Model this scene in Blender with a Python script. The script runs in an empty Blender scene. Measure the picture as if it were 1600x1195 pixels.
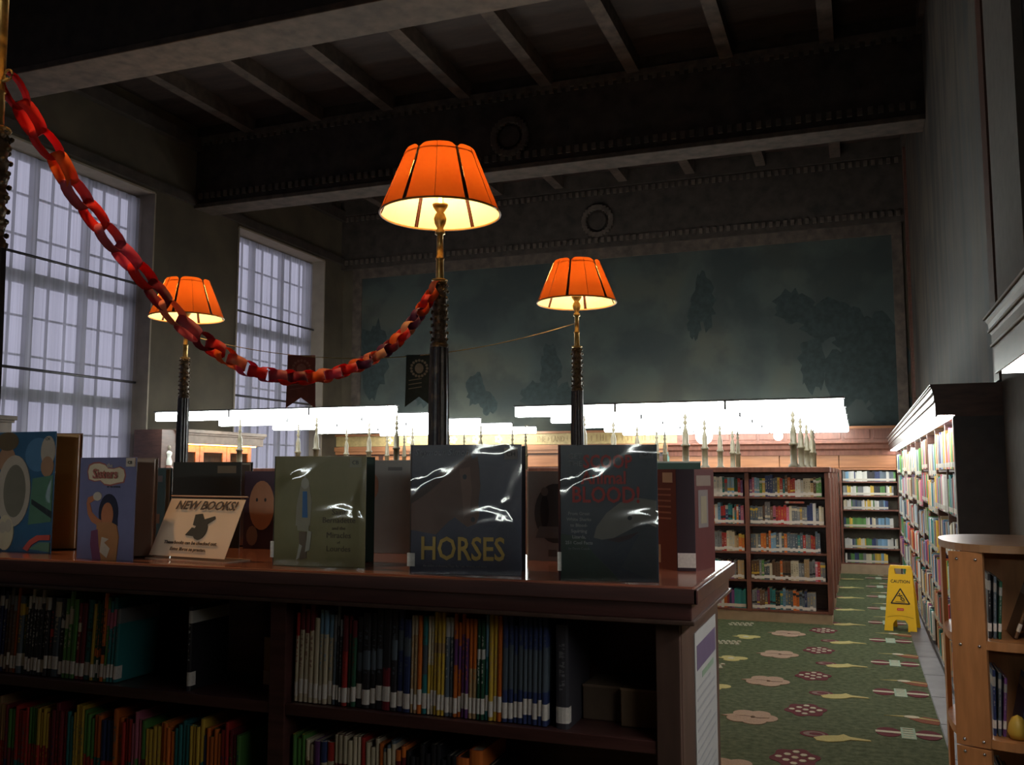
import bpy, math, random
from mathutils import Vector, Matrix
R = random.Random(7)
PI = math.pi
sc = bpy.context.scene
COL = sc.collection

# ------------------------------------------------------------------ camera
F = 1440.0
cam = bpy.data.cameras.new('camera')
cam.sensor_fit = 'HORIZONTAL'; cam.sensor_width = 36.0; cam.lens = 36.0 * F / 1600.0
cam.clip_start = 0.05; cam.clip_end = 200
co = bpy.data.objects.new('camera', cam); COL.objects.link(co)
co.location = (0, 0, 1.6)
co.rotation_euler = (math.radians(90 + 5.63), 0, math.radians(20.5))
sc.camera = co
_y, _p = math.radians(20.5), math.radians(5.63)
FW = Vector((-math.sin(_y) * math.cos(_p), math.cos(_y) * math.cos(_p), math.sin(_p)))
RT = Vector((math.cos(_y), math.sin(_y), 0)); UP = RT.cross(FW)
def at(x, y, X=None, Y=None, Z=None):
    """world point on a plane for a photo pixel"""
    d = FW + RT * ((x - 800) / F) - UP * ((y - 597.5) / F)
    t = X / d.x if X is not None else (Y / d.y if Y is not None else (Z - 1.6) / d.z)
    return Vector((0, 0, 1.6)) + d * t

# ------------------------------------------------------------------ world, light levels, exposure
w = bpy.data.worlds.new('overcast_sky'); sc.world = w; w.use_nodes = True
bg = w.node_tree.nodes['Background']
bg.inputs[0].default_value = (0.64, 0.63, 0.83, 1); bg.inputs[1].default_value = 0.98
TUBE = 24.0          # emission of the fluorescent tubes
VALANCE = 24.0       # emission of the diffusers under the cornices
BULB = 125.0          # watts of each shaded lamp bulb
sc.view_settings.view_transform = 'Standard'
try: sc.view_settings.look = 'None'
except Exception: pass
sc.view_settings.exposure = 0.0; sc.view_settings.gamma = 1.0
sc.view_settings.use_curve_mapping = False
sc.cycles.use_denoising = True
sc.cycles.max_bounces = 7; sc.cycles.diffuse_bounces = 4; sc.cycles.transparent_max_bounces = 12
sc.cycles.sample_clamp_indirect = 4.0
sc.cycles.caustics_reflective = False; sc.cycles.caustics_refractive = False

# ------------------------------------------------------------------ materials
MATS = {}
def newmat(name):
    m = bpy.data.materials.new(name); m.use_nodes = True
    MATS[name] = m
    return m, m.node_tree.nodes, m.node_tree.links, m.node_tree.nodes['Principled BSDF']
def mat(name, col, rough=0.6, metal=0.0, var=0.18, scale=12.0, stretch=(1, 1, 1), bump=0.0, spec=0.4, trans=0.0, coat=0.0, detail=4):
    m, N, L, B = newmat(name)
    tc = N.new('ShaderNodeTexCoord'); mp = N.new('ShaderNodeMapping'); mp.inputs['Scale'].default_value = stretch
    nz = N.new('ShaderNodeTexNoise'); nz.inputs['Scale'].default_value = scale; nz.inputs['Detail'].default_value = detail
    L.new(tc.outputs['Object'], mp.inputs[0]); L.new(mp.outputs[0], nz.inputs[0])
    cr = N.new('ShaderNodeValToRGB'); e = cr.color_ramp.elements
    e[0].position = .3; e[1].position = .7
    e[0].color = tuple(c * (1 - var) for c in col) + (1,); e[1].color = tuple(min(1, c * (1 + var)) for c in col) + (1,)
    L.new(nz.outputs[0], cr.inputs[0]); L.new(cr.outputs[0], B.inputs['Base Color'])
    B.inputs['Roughness'].default_value = rough; B.inputs['Metallic'].default_value = metal
    B.inputs['Specular IOR Level'].default_value = spec
    B.inputs['Coat Weight'].default_value = coat; B.inputs['Coat Roughness'].default_value = .12
    if bump:
        b = N.new('ShaderNodeBump'); b.inputs['Strength'].default_value = bump; b.inputs['Distance'].default_value = .01
        L.new(nz.outputs[0], b.inputs['Height']); L.new(b.outputs[0], B.inputs['Normal'])
    if trans:
        t = N.new('ShaderNodeBsdfTranslucent'); mx = N.new('ShaderNodeMixShader'); mx.inputs[0].default_value = trans
        L.new(cr.outputs[0], t.inputs[0]); L.new(B.outputs[0], mx.inputs[1]); L.new(t.outputs[0], mx.inputs[2])
        L.new(mx.outputs[0], N['Material Output'].inputs[0])
    return m
def emit(name, col, s):
    m, N, L, B = newmat(name)
    B.inputs['Base Color'].default_value = tuple(col) + (1,)
    B.inputs['Emission Color'].default_value = tuple(col) + (1,); B.inputs['Emission Strength'].default_value = s
    return m
wood_dark = mat('dark_mahogany', (.075, .03, .026), .34, var=.3, scale=9, stretch=(.5, 3, 6), coat=.25)
wood_end = mat('dark_walnut_end', (.085, .05, .038), .4, var=.25, scale=9, stretch=(3, 3, .5))
wood_red = mat('red_brown_oak', (.17, .066, .045), .42, var=.25, scale=8, stretch=(3, 3, .6))
wood_gold = mat('golden_oak', (.32, .13, .055), .42, var=.22, scale=5, stretch=(.4, 2, 5))
wood_deep = mat('deep_brown_wood', (.08, .036, .026), .4, var=.25, scale=8, stretch=(1, 1, 5))
wood_birch = mat('honey_plywood', (.42, .19, .075), .45, var=.16, scale=7, stretch=(5, 5, .7))
cream = mat('cream_base_board', (.40, .29, .19), .6, var=.1)
gilt = mat('gilded_frieze', (.36, .26, .11), .45, var=.2, scale=20)
gilt_dark = mat('dark_gilded_letter', (.26, .17, .07), .5)  # darker gilding of the frieze letters
ochre = mat('ochre_painted_metal', (.085, .066, .036), .45, var=.15)
brass = mat('aged_brass', (.52, .33, .11), .38, metal=.75, var=.3, scale=30)
bronze = mat('dark_bronze', (.12, .085, .055), .42, metal=.45, var=.4, scale=40, bump=.3)
iron = mat('black_bronze_column', (.055, .052, .055), .36, metal=.35, var=.3, scale=30, bump=.2)
white_metal = mat('white_enamel', (.75, .76, .74), .4, var=.05)
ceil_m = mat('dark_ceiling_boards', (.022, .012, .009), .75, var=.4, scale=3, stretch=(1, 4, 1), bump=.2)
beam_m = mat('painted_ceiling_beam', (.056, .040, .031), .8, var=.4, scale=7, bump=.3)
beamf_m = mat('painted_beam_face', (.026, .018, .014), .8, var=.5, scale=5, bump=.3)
wallp = mat('olive_painted_wall', (.050, .038, .024), .85, var=.3, scale=1.6)
stone_w = mat('limestone_reveal', (.19, .155, .12), .8, var=.1, scale=6)
stone_f = mat('grey_slate_border', (.055, .050, .053), .55, var=.35, scale=5)
plaster = mat('brown_plaster', (.075, .06, .05), .85, var=.15)  # even brown tone of the right-wall pilaster
yellow = mat('yellow_plastic', (.86, .52, .02), .4, var=.04)
black = mat('black_print', (.02, .018, .02), .55)
redp = mat('red_print', (.65, .05, .04), .5)
paper = mat('white_paper', (.66, .62, .57), .7, var=.03)
labelm = mat('call_number_label', (.72, .68, .62), .6, var=.1, scale=160)
pages = mat('page_block_paper', (.55, .47, .36), .8, var=.15, scale=120, stretch=(8, 8, .2))
chrome = mat('chrome', (.75, .75, .75), .15, metal=1.0, var=.02)
marble = mat('white_marble', (.7, .72, .66), .5, var=.06)
banner_m = mat('maroon_cloth', (.22, .06, .05), .8, var=.15)
banner_g = mat('dark_green_cloth', (.03, .045, .045), .8, var=.15)
banner_w = mat('faded_cream_print', (.30, .27, .22), .8, var=.2)
banner_r = mat('faded_rose_print', (.34, .14, .11), .8, var=.2)
string_m = mat('tan_string', (.5, .33, .14), .7)
tube_m = emit('fluorescent_tube', (.93, 1.0, .95), TUBE)
val_m = emit('valance_diffuser', (1.0, .98, .95), VALANCE)
warm_m = emit('warm_strip_lamp', (1.0, .38, .08), 34.0)
globe_m = emit('round_globe_lamp', (1.0, .97, .88), 9.0)

def carpet_mat():
    m, N, L, B = newmat('green_wool_carpet')
    tc = N.new('ShaderNodeTexCoord')
    n1 = N.new('ShaderNodeTexNoise'); n1.inputs['Scale'].default_value = 22; n1.inputs['Detail'].default_value = 9
    n2 = N.new('ShaderNodeTexNoise'); n2.inputs['Scale'].default_value = 90; n2.inputs['Detail'].default_value = 5
    L.new(tc.outputs['Object'], n1.inputs[0]); L.new(tc.outputs['Object'], n2.inputs[0])
    cr = N.new('ShaderNodeValToRGB'); e = cr.color_ramp.elements
    e[0].position = .35; e[0].color = (.056, .074, .034, 1); e[1].position = .66; e[1].color = (.112, .135, .072, 1)
    L.new(n1.outputs[0], cr.inputs[0])
    mx = N.new('ShaderNodeMix'); mx.data_type = 'RGBA'; mx.blend_type = 'MULTIPLY'; mx.inputs[0].default_value = .5
    L.new(cr.outputs[0], mx.inputs[6]); L.new(n2.outputs[0], mx.inputs[7]); L.new(mx.outputs[2], B.inputs['Base Color'])
    B.inputs['Roughness'].default_value = .95; B.inputs['Specular IOR Level'].default_value = .1
    b = N.new('ShaderNodeBump'); b.inputs['Strength'].default_value = .5; b.inputs['Distance'].default_value = .004
    L.new(n2.outputs[0], b.inputs['Height']); L.new(b.outputs[0], B.inputs['Normal'])
    return m
carpet_m = carpet_mat()
woven = {k: mat('woven_' + k, c, .95, var=.15, scale=120, spec=.1) for k, c in dict(
    maroon=(.10, .022, .030), rust=(.17, .06, .035), aqua=(.25, .34, .27), cream=(.42, .40, .31), yellow=(.37, .33, .14),
    pink=(.31, .22, .165), dusk=(.17, .11, .10)).items()}

def mural_mat(name, cols, sc1, dark):
    m, N, L, B = newmat(name)
    tc = N.new('ShaderNodeTexCoord'); mp = N.new('ShaderNodeMapping'); mp.inputs['Scale'].default_value = sc1
    L.new(tc.outputs['Object'], mp.inputs[0])
    n1 = N.new('ShaderNodeTexNoise'); n1.inputs['Scale'].default_value = 1.0; n1.inputs['Detail'].default_value = 7; n1.inputs['Distortion'].default_value = .6
    L.new(mp.outputs[0], n1.inputs[0])
    cr = N.new('ShaderNodeValToRGB'); e = cr.color_ramp.elements
    e[0].position = .38; e[0].color = cols[0] + (1,); e[1].position = .66; e[1].color = cols[2] + (1,)
    x = e.new(.52); x.color = cols[1] + (1,)
    L.new(n1.outputs[0], cr.inputs[0])
    n2 = N.new('ShaderNodeTexNoise'); n2.inputs['Scale'].default_value = 1.1; n2.inputs['Detail'].default_value = 8
    L.new(tc.outputs['Object'], n2.inputs[0])
    r2 = N.new('ShaderNodeValToRGB'); f = r2.color_ramp.elements
    f[0].position = .44; f[0].color = dark + (1,); f[1].position = .56; f[1].color = (1, 1, 1, 1)
    L.new(n2.outputs[0], r2.inputs[0])
    mx = N.new('ShaderNodeMix'); mx.data_type = 'RGBA'; mx.blend_type = 'MULTIPLY'; mx.inputs[0].default_value = 1
    L.new(cr.outputs[0], mx.inputs[6]); L.new(r2.outputs[0], mx.inputs[7]); L.new(mx.outputs[2], B.inputs['Base Color'])
    B.inputs['Roughness'].default_value = .8
    return m
mural_m = mural_mat('faded_landscape_mural', ((.020, .029, .027), (.030, .038, .032), (.040, .040, .028)), (.45, .5, .55), (.55, .58, .62))
mural_r = mural_mat('brown_wall_mural', ((.014, .010, .008), (.062, .045, .030), (.026, .027, .027)), (2.0, 2.0, .3), (.55, .55, .6))

def curtain_mat():
    m, N, L, B = newmat('sheer_white_curtain')
    tc = N.new('ShaderNodeTexCoord'); mp = N.new('ShaderNodeMapping'); mp.inputs['Scale'].default_value = (1, 14, .15)
    nz = N.new('ShaderNodeTexNoise'); nz.inputs['Scale'].default_value = 1.2; nz.inputs['Detail'].default_value = 3
    L.new(tc.outputs['Object'], mp.inputs[0]); L.new(mp.outputs[0], nz.inputs[0])
    cr = N.new('ShaderNodeValToRGB'); e = cr.color_ramp.elements
    e[0].position = .35; e[0].color = (.52, .52, .52, 1); e[1].position = .65; e[1].color = (.92, .92, .92, 1)
    L.new(nz.outputs[0], cr.inputs[0])
    t = N.new('ShaderNodeBsdfTranslucent'); tr = N.new('ShaderNodeBsdfTransparent'); d = N.new('ShaderNodeBsdfDiffuse')
    L.new(cr.outputs[0], t.inputs[0]); tr.inputs[0].default_value = (.72, .72, .72, 1); d.inputs[0].default_value = (.45, .45, .46, 1)
    a = N.new('ShaderNodeMixShader'); a.inputs[0].default_value = .55; b = N.new('ShaderNodeMixShader'); b.inputs[0].default_value = .10
    L.new(t.outputs[0], a.inputs[1]); L.new(tr.outputs[0], a.inputs[2]); L.new(a.outputs[0], b.inputs[1]); L.new(d.outputs[0], b.inputs[2])
    L.new(b.outputs[0], N['Material Output'].inputs[0]); N.remove(B)
    return m
curtain = curtain_mat()
def shade_mat():
    m, N, L, B = newmat('orange_parchment_shade')
    g = N.new('ShaderNodeNewGeometry'); tc = N.new('ShaderNodeTexCoord')
    nz = N.new('ShaderNodeTexNoise'); nz.inputs['Scale'].default_value = 6
    L.new(tc.outputs['Object'], nz.inputs[0])
    cr = N.new('ShaderNodeValToRGB'); cr.color_ramp.elements[0].color = (.21, .036, .004, 1); cr.color_ramp.elements[1].color = (.28, .056, .007, 1)
    L.new(nz.outputs[0], cr.inputs[0])
    inn = N.new('ShaderNodeBsdfDiffuse'); inn.inputs[0].default_value = (.93, .80, .52, 1)
    tl = N.new('ShaderNodeBsdfTranslucent'); L.new(cr.outputs[0], tl.inputs[0])
    mi = N.new('ShaderNodeMixShader'); mi.inputs[0].default_value = .25
    L.new(inn.outputs[0], mi.inputs[1]); L.new(tl.outputs[0], mi.inputs[2])
    ou = N.new('ShaderNodeBsdfDiffuse'); ou.inputs[0].default_value = (.42, .10, .03, 1)
    mo = N.new('ShaderNodeMixShader'); mo.inputs[0].default_value = .42
    L.new(ou.outputs[0], mo.inputs[1]); L.new(tl.outputs[0], mo.inputs[2])
    f = N.new('ShaderNodeMixShader'); L.new(g.outputs['Backfacing'], f.inputs[0]); L.new(mo.outputs[0], f.inputs[1]); L.new(mi.outputs[0], f.inputs[2])
    L.new(f.outputs[0], N['Material Output'].inputs[0]); N.remove(B)
    return m
shade_m = shade_mat()
def book_mat(name, rough, spec):
    m, N, L, B = newmat(name)
    oi = N.new('ShaderNodeObjectInfo'); tc = N.new('ShaderNodeTexCoord')
    ab = N.new('ShaderNodeAttribute'); ab.attribute_type = 'OBJECT'; ab.attribute_name = 'band'
    asp = N.new('ShaderNodeAttribute'); asp.attribute_type = 'OBJECT'; asp.attribute_name = 'band_span'
    sp = N.new('ShaderNodeSeparateXYZ'); L.new(tc.outputs['Generated'], sp.inputs[0])
    s2 = N.new('ShaderNodeSeparateXYZ'); L.new(asp.outputs['Vector'], s2.inputs[0])
    def mth(op, a, b=None):
        n = N.new('ShaderNodeMath'); n.operation = op
        for i, v in enumerate((a, b)):
            if v is None: continue
            if isinstance(v, (int, float)): n.inputs[i].default_value = v
            else: L.new(v, n.inputs[i])
        return n.outputs[0]
    band = mth('MULTIPLY', mth('GREATER_THAN', sp.outputs[2], s2.outputs[0]), mth('LESS_THAN', sp.outputs[2], s2.outputs[1]))
    nz = N.new('ShaderNodeTexNoise'); nz.noise_dimensions = '4D'; nz.inputs['Scale'].default_value = 1
    mp = N.new('ShaderNodeMapping'); mp.inputs['Scale'].default_value = (1.5, 0, 34)
    L.new(tc.outputs['Generated'], mp.inputs[0]); L.new(mp.outputs[0], nz.inputs[0])
    L.new(mth('MULTIPLY', oi.outputs['Random'], 50), nz.inputs['W'])
    mid = mth('LESS_THAN', mth('ABSOLUTE', mth('SUBTRACT', sp.outputs[0], .5)), .22)
    rng = mth('MULTIPLY', mth('GREATER_THAN', sp.outputs[2], .36), mth('LESS_THAN', sp.outputs[2], .84))
    letters = mth('MULTIPLY', mth('MULTIPLY', mid, rng), mth('GREATER_THAN', nz.outputs[0], .53))
    fac = mth('MAXIMUM', band, mth('MULTIPLY', letters, .7))
    mx = N.new('ShaderNodeMix'); mx.data_type = 'RGBA'
    L.new(fac, mx.inputs[0]); L.new(oi.outputs['Color'], mx.inputs[6]); L.new(ab.outputs['Color'], mx.inputs[7])
    L.new(mx.outputs[2], B.inputs['Base Color'])
    B.inputs['Roughness'].default_value = rough; B.inputs['Specular IOR Level'].default_value = spec
    return m
book_m = book_mat('printed_book_cover', .42, .4)
def vcol_mat():
    m, N, L, B = newmat('mixed_book_covers')
    a = N.new('ShaderNodeVertexColor'); a.layer_name = 'Col'
    L.new(a.outputs[0], B.inputs['Base Color']); B.inputs['Roughness'].default_value = .45
    return m
vbook_m = vcol_mat()
def film_mat():
    m, N, L, B = newmat('crinkled_clear_jacket')
    tc = N.new('ShaderNodeTexCoord'); nz = N.new('ShaderNodeTexNoise'); nz.inputs['Scale'].default_value = 6.5; nz.inputs['Detail'].default_value = 1.5; nz.inputs['Distortion'].default_value = .9
    L.new(tc.outputs['Object'], nz.inputs[0])
    b = N.new('ShaderNodeBump'); b.inputs['Strength'].default_value = .55; b.inputs['Distance'].default_value = .03; L.new(nz.outputs[0], b.inputs['Height'])
    g = N.new('ShaderNodeBsdfGlossy'); g.inputs['Roughness'].default_value = .08; L.new(b.outputs[0], g.inputs['Normal'])
    t = N.new('ShaderNodeBsdfTransparent'); fr = N.new('ShaderNodeFresnel'); fr.inputs[0].default_value = 1.75; L.new(b.outputs[0], fr.inputs['Normal'])
    mx = N.new('ShaderNodeMixShader'); L.new(fr.outputs[0], mx.inputs[0]); L.new(t.outputs[0], mx.inputs[1]); L.new(g.outputs[0], mx.inputs[2])
    L.new(mx.outputs[0], N['Material Output'].inputs[0]); N.remove(B)
    return m
film_m = film_mat()
def glass_mat():
    m, N, L, B = newmat('cabinet_glass')
    g = N.new('ShaderNodeBsdfGlossy'); g.inputs['Roughness'].default_value = .05
    t = N.new('ShaderNodeBsdfTransparent'); t.inputs[0].default_value = (.75, .8, .8, 1)
    mx = N.new('ShaderNodeMixShader'); mx.inputs[0].default_value = .08
    L.new(t.outputs[0], mx.inputs[1]); L.new(g.outputs[0], mx.inputs[2]); L.new(mx.outputs[0], N['Material Output'].inputs[0]); N.remove(B)
    return m
glass_m = glass_mat()
def clear_mat():
    m, N, L, B = newmat('clear_acrylic')
    g = N.new('ShaderNodeBsdfGlossy'); g.inputs['Roughness'].default_value = .05
    t = N.new('ShaderNodeBsdfTransparent'); t.inputs[0].default_value = (.98, .98, .97, 1)
    mx = N.new('ShaderNodeMixShader'); mx.inputs[0].default_value = .02
    L.new(t.outputs[0], mx.inputs[1]); L.new(g.outputs[0], mx.inputs[2]); L.new(mx.outputs[0], N['Material Output'].inputs[0]); N.remove(B)
    return m
clear_m = clear_mat()
_cm = {}
def cmat(col, rough=.5, trans=0):
    k = (tuple(round(c, 3) for c in col), rough, trans)
    if k not in _cm: _cm[k] = mat('ink_%02d' % len(_cm), col, rough, var=.06, scale=25, trans=trans)
    return _cm[k]

# ------------------------------------------------------------------ mesh helpers
ORG = {}
def origin(o): return ORG.get(o.name, Vector((0, 0, 0)))
class MB:
    def __init__(s): s.v = []; s.f = []; s.m = []; s.c = []; s.cur = 0; s.smooth = []
    def add(s, vs, fs, smooth=False):
        n = len(s.v); s.v += [tuple(v) for v in vs]; s.f += [tuple(i + n for i in f) for f in fs]
        s.m += [s.cur] * len(fs); s.smooth += [smooth] * len(fs); return s
    def box(s, x0, x1, y0, y1, z0, z1):
        v = [(x0, y0, z0), (x1, y0, z0), (x1, y1, z0), (x0, y1, z0), (x0, y0, z1), (x1, y0, z1), (x1, y1, z1), (x0, y1, z1)]
        return s.add(v, [(0, 3, 2, 1), (4, 5, 6, 7), (0, 1, 5, 4), (1, 2, 6, 5), (2, 3, 7, 6), (3, 0, 4, 7)])
    def prism(s, poly, axis, a, b, smooth=False):
        """poly in the two other axes (x: y,z / y: x,z / z: x,y)"""
        n = len(poly)
        def P(p, t): return (t, p[0], p[1]) if axis == 'x' else ((p[0], t, p[1]) if axis == 'y' else (p[0], p[1], t))
        vs = [P(p, a) for p in poly] + [P(p, b) for p in poly]
        k0 = len(s.f)
        s.add(vs, [tuple(range(n)), tuple(range(2 * n - 1, n - 1, -1))])
        s.add(vs, [(i, i + n, (i + 1) % n + n, (i + 1) % n) for i in range(n)], smooth)
        return s
    def lathe(s, prof, c=(0, 0, 0), n=20, smooth=True, square=False):
        vs = []; fs = []
        for (r, z) in prof:
            for i in range(n):
                a = 2 * PI * (i + .5) / n
                vs.append((c[0] + r * math.cos(a), c[1] + r * math.sin(a), c[2] + z))
        for k in range(len(prof) - 1):
            for i in range(n):
                j = (i + 1) % n; fs.append((k * n + i, k * n + j, (k + 1) * n + j, (k + 1) * n + i))
        s.add(vs, fs, smooth)
        m = len(prof) - 1
        if prof[0][0] > 1e-4: s.add([vs[i] for i in range(n)], [tuple(range(n - 1, -1, -1))])
        if prof[-1][0] > 1e-4: s.add([vs[m * n + i] for i in range(n)], [tuple(range(n))])
        return s
    def tube(s, pts, r, n=8):
        pts = [Vector(p) for p in pts]; vs = []; fs = []
        for k, p in enumerate(pts):
            d = (pts[min(k + 1, len(pts) - 1)] - pts[max(k - 1, 0)]).normalized()
            a = d.cross(Vector((0, 0, 1)) if abs(d.z) < .9 else Vector((1, 0, 0))).normalized(); b = d.cross(a)
            rr = r[k] if isinstance(r, (list, tuple)) else r
            vs += [p + (a * math.cos(2 * PI * i / n) + b * math.sin(2 * PI * i / n)) * rr for i in range(n)]
        for k in range(len(pts) - 1):
            fs += [(k * n + i, k * n + (i + 1) % n, (k + 1) * n + (i + 1) % n, (k + 1) * n + i) for i in range(n)]
        fs += [tuple(range(n - 1, -1, -1)), tuple((len(pts) - 1) * n + i for i in range(n))]
        return s.add(vs, fs, True)
    def build(s, name, mats, parent=None, local=False, bevel=0):
        me = bpy.data.meshes.new(name)
        off = Vector((0, 0, 0)) if (local or parent is None) else origin(parent)
        me.from_pydata([(v[0] - off.x, v[1] - off.y, v[2] - off.z) for v in s.v], [], s.f)
        if not isinstance(mats, (list, tuple)): mats = [mats]
        for m_ in mats: me.materials.append(m_)
        me.polygons.foreach_set('material_index', s.m); me.polygons.foreach_set('use_smooth', s.smooth)
        o = bpy.data.objects.new(name, me); COL.objects.link(o)
        if parent: o.parent = parent; ORG[o.name] = off
        if bevel:
            b = o.modifiers.new('bevel', 'BEVEL'); b.width = bevel; b.segments = 2; b.limit_method = 'ANGLE'
        return o
def thing(name, label, cat, loc=(0, 0, 0), rz=0, group=None, kind=None):
    o = bpy.data.objects.new(name, None); COL.objects.link(o); o.empty_display_size = .1
    o.location = loc; o.rotation_euler = (0, 0, rz); ORG[o.name] = Vector(loc)
    tag(o, label, cat, group, kind); return o
def tag(o, label=None, cat=None, group=None, kind=None):
    if label: o['label'] = label
    if cat: o['category'] = cat
    if group: o['group'] = group
    if kind: o['kind'] = kind
    return o
def struct(name, mb, m, parent=None, bevel=0, label=None):
    o = mb.build(name, m, parent, bevel=bevel); o['kind'] = 'structure'
    if label: o['label'] = label
    return o
def text(body, size, m, parent, loc, rot=(PI / 2, 0, 0), name='lettering', align='LEFT', ext=.0004, shear=0, bold=0, spacing=1, sx=1):
    cu = bpy.data.curves.new(name, 'FONT'); cu.body = body; cu.size = size; cu.extrude = ext; cu.align_x = align
    cu.shear = shear; cu.offset = bold; cu.space_character = spacing; cu.resolution_u = 2
    t = bpy.data.objects.new('tmp', cu)
    me = bpy.data.meshes.new_from_object(t); me.name = name
    bpy.data.objects.remove(t); me.materials.clear(); me.materials.append(m)
    o = bpy.data.objects.new(name, me); COL.objects.link(o); o.parent = parent
    o.location = loc; o.rotation_euler = rot; o.scale = (sx, 1, 1)
    return o
def circ(cx, cy, rx, ry, n=20, a0=0, a1=2 * PI, rot=0):
    out = []
    for i in range(n):
        a = a0 + (a1 - a0) * i / n
        x, y = rx * math.cos(a), ry * math.sin(a)
        out.append((cx + x * math.cos(rot) - y * math.sin(rot), cy + x * math.sin(rot) + y * math.cos(rot)))
    return out

# ================================================================== ROOM
XL, XR, YF, YB, ZC = -9.8, 0.9, 16.3, -3.5, 7.15
B = MB().box(XL - .5, .435, YB, YF + .2, -.12, 0); floor = struct('floor', B, carpet_m)
struct('floor_border', MB().box(.435, XR + .1, YB, YF + .2, -.12, .002), stone_f)
st = MB()
for k in range(26): st.box(.437, .64, YB + .76 * k + .003, YB + .76 * (k + 1) - .003, .0, .006)
bd = [MB().box(.439, .70, YB + .78 * k + .004, YB + .78 * (k + 1) - .004, .0, .008) for k in range(25)]
fb = bpy.data.objects['floor_border']
for b in bd: b.build('stone_slab', stone_f, fb)
struct('wall_far', MB().box(XL - .5, XR + .3, YF, YF + .2, 0, ZC + .1), wallp)
struct('wall_back', MB().box(XL - .5, XR + .3, YB - .2, YB, 0, ZC + .1), wallp)
struct('wall_right', MB().box(XR, XR + .3, YB - .2, YF + .2, 0, ZC + .1), mural_r)
# left wall with window openings
wins = [(-1.38, 1.33), (3.36, 6.07), (8.10, 10.81), (12.84, 15.55)]
SILL, HEAD = 1.15, 5.80
lw = MB(); lw.box(XL - .5, XL, YB - .2, YF + .2, 0, SILL); lw.box(XL - .5, XL, YB - .2, YF + .2, HEAD, ZC + .1)
yy = YB - .2
for a, b in wins: lw.box(XL - .5, XL, yy, a, SILL, HEAD); yy = b
lw.box(XL - .5, XL, yy, YF + .2, SILL, HEAD)
struct('wall_left', lw, wallp)
struct('ceiling', MB().box(XL - .5, XR + .3, YB - .2, YF + .2, ZC, ZC + .1), ceil_m)
# far wall mural, its border and frieze
mp_ = MB().box(XL + .45, XR - .25, YF - .02, YF - .001, 2.36, 5.55)
struct('wall_mural', mp_, mural_m)
mur = bpy.data.objects['wall_mural']
dkp = mat('mural_dark_paint', (.012, .019, .019), .85, var=.3); lkp = mat('mural_pale_paint', (.055, .062, .052), .85, var=.3)
def cloudy(x, z, rx, rz_, m_, n=26):
    pts = [(x + rx * (1 + R.uniform(-.28, .22)) * math.cos(2 * PI * i / n), z + rz_ * (1 + R.uniform(-.28, .22)) * math.sin(2 * PI * i / n)) for i in range(n)]
    MB().prism(pts, 'y', YF - .0212 - R.uniform(0, .001), YF - .02).build('painted_foliage', m_, mur)
for px, py, rx, rz_ in ((1240, 480, .35, .3), (1290, 500, .45, .35), (1330, 520, .35, .4), (1375, 560, .42, .7), (1330, 590, .5, .5), (1270, 570, .22, .45), (1390, 630, .35, .35), (745, 610, .22, .32), (765, 630, .18, .22), (860, 575, .22, .45), (840, 620, .3, .3), (880, 620, .25, .25), (665, 610, .3, .35), (1100, 470, .2, .5), (1085, 500, .12, .35), (585, 560, .3, .8)):
    p = at(px, py, Y=YF); cloudy(p.x, p.z, rx, rz_, dkp)
fr = MB(); fr.box(XL + .25, XL + .45, YF - .05, YF, 2.3, 5.75); fr.box(XR - .25, XR - .09, YF - .05, YF, 2.3, 5.75); fr.box(XL + .25, XR - .09, YF - .055, YF, 5.55, 5.75)
struct('trim_1', fr, beam_m)
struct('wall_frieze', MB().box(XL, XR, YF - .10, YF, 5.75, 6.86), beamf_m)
dn = MB()
for Yc, z in ((YF - .10, 5.84), (YF - .10, 6.74), (11.70, 5.95), (11.70, 6.82)):
    x = XL + .1
    while x < XR - .1: dn.box(x, x + .06, Yc - .035, Yc, z, z + .09); x += .12
tag(struct('trim_2', dn, beam_m), None, None, None, 'structure')
# the big cross beams
def beam(y0, y1, z0=5.86):
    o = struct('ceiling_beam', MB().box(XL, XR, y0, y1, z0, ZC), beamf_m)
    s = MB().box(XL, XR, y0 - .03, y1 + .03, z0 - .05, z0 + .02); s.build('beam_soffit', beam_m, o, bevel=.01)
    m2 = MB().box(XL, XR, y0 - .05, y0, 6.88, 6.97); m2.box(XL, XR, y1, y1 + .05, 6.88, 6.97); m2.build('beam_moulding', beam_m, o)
    return o
for y0, y1 in ((-2.5, -2.05), (2.25, 2.7), (6.99, 7.47), (11.72, 12.12)): beam(y0, y1)
fbm = struct('ceiling_beam', MB().box(XL, XR, YF - .16, YF, 6.86, ZC), beamf_m)
jm = None
for (ya, yb) in ((-2.05, 2.25), (2.7, 6.99), (7.47, 11.72), (12.12, YF - .16)):
    for k in range(8):
        x = -8.76 + 1.225 * k
        if x > XR - .2: continue
        o = struct('ceiling_joist', MB().box(x - .085, x + .085, ya, yb, 6.93, ZC), beam_m)
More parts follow.
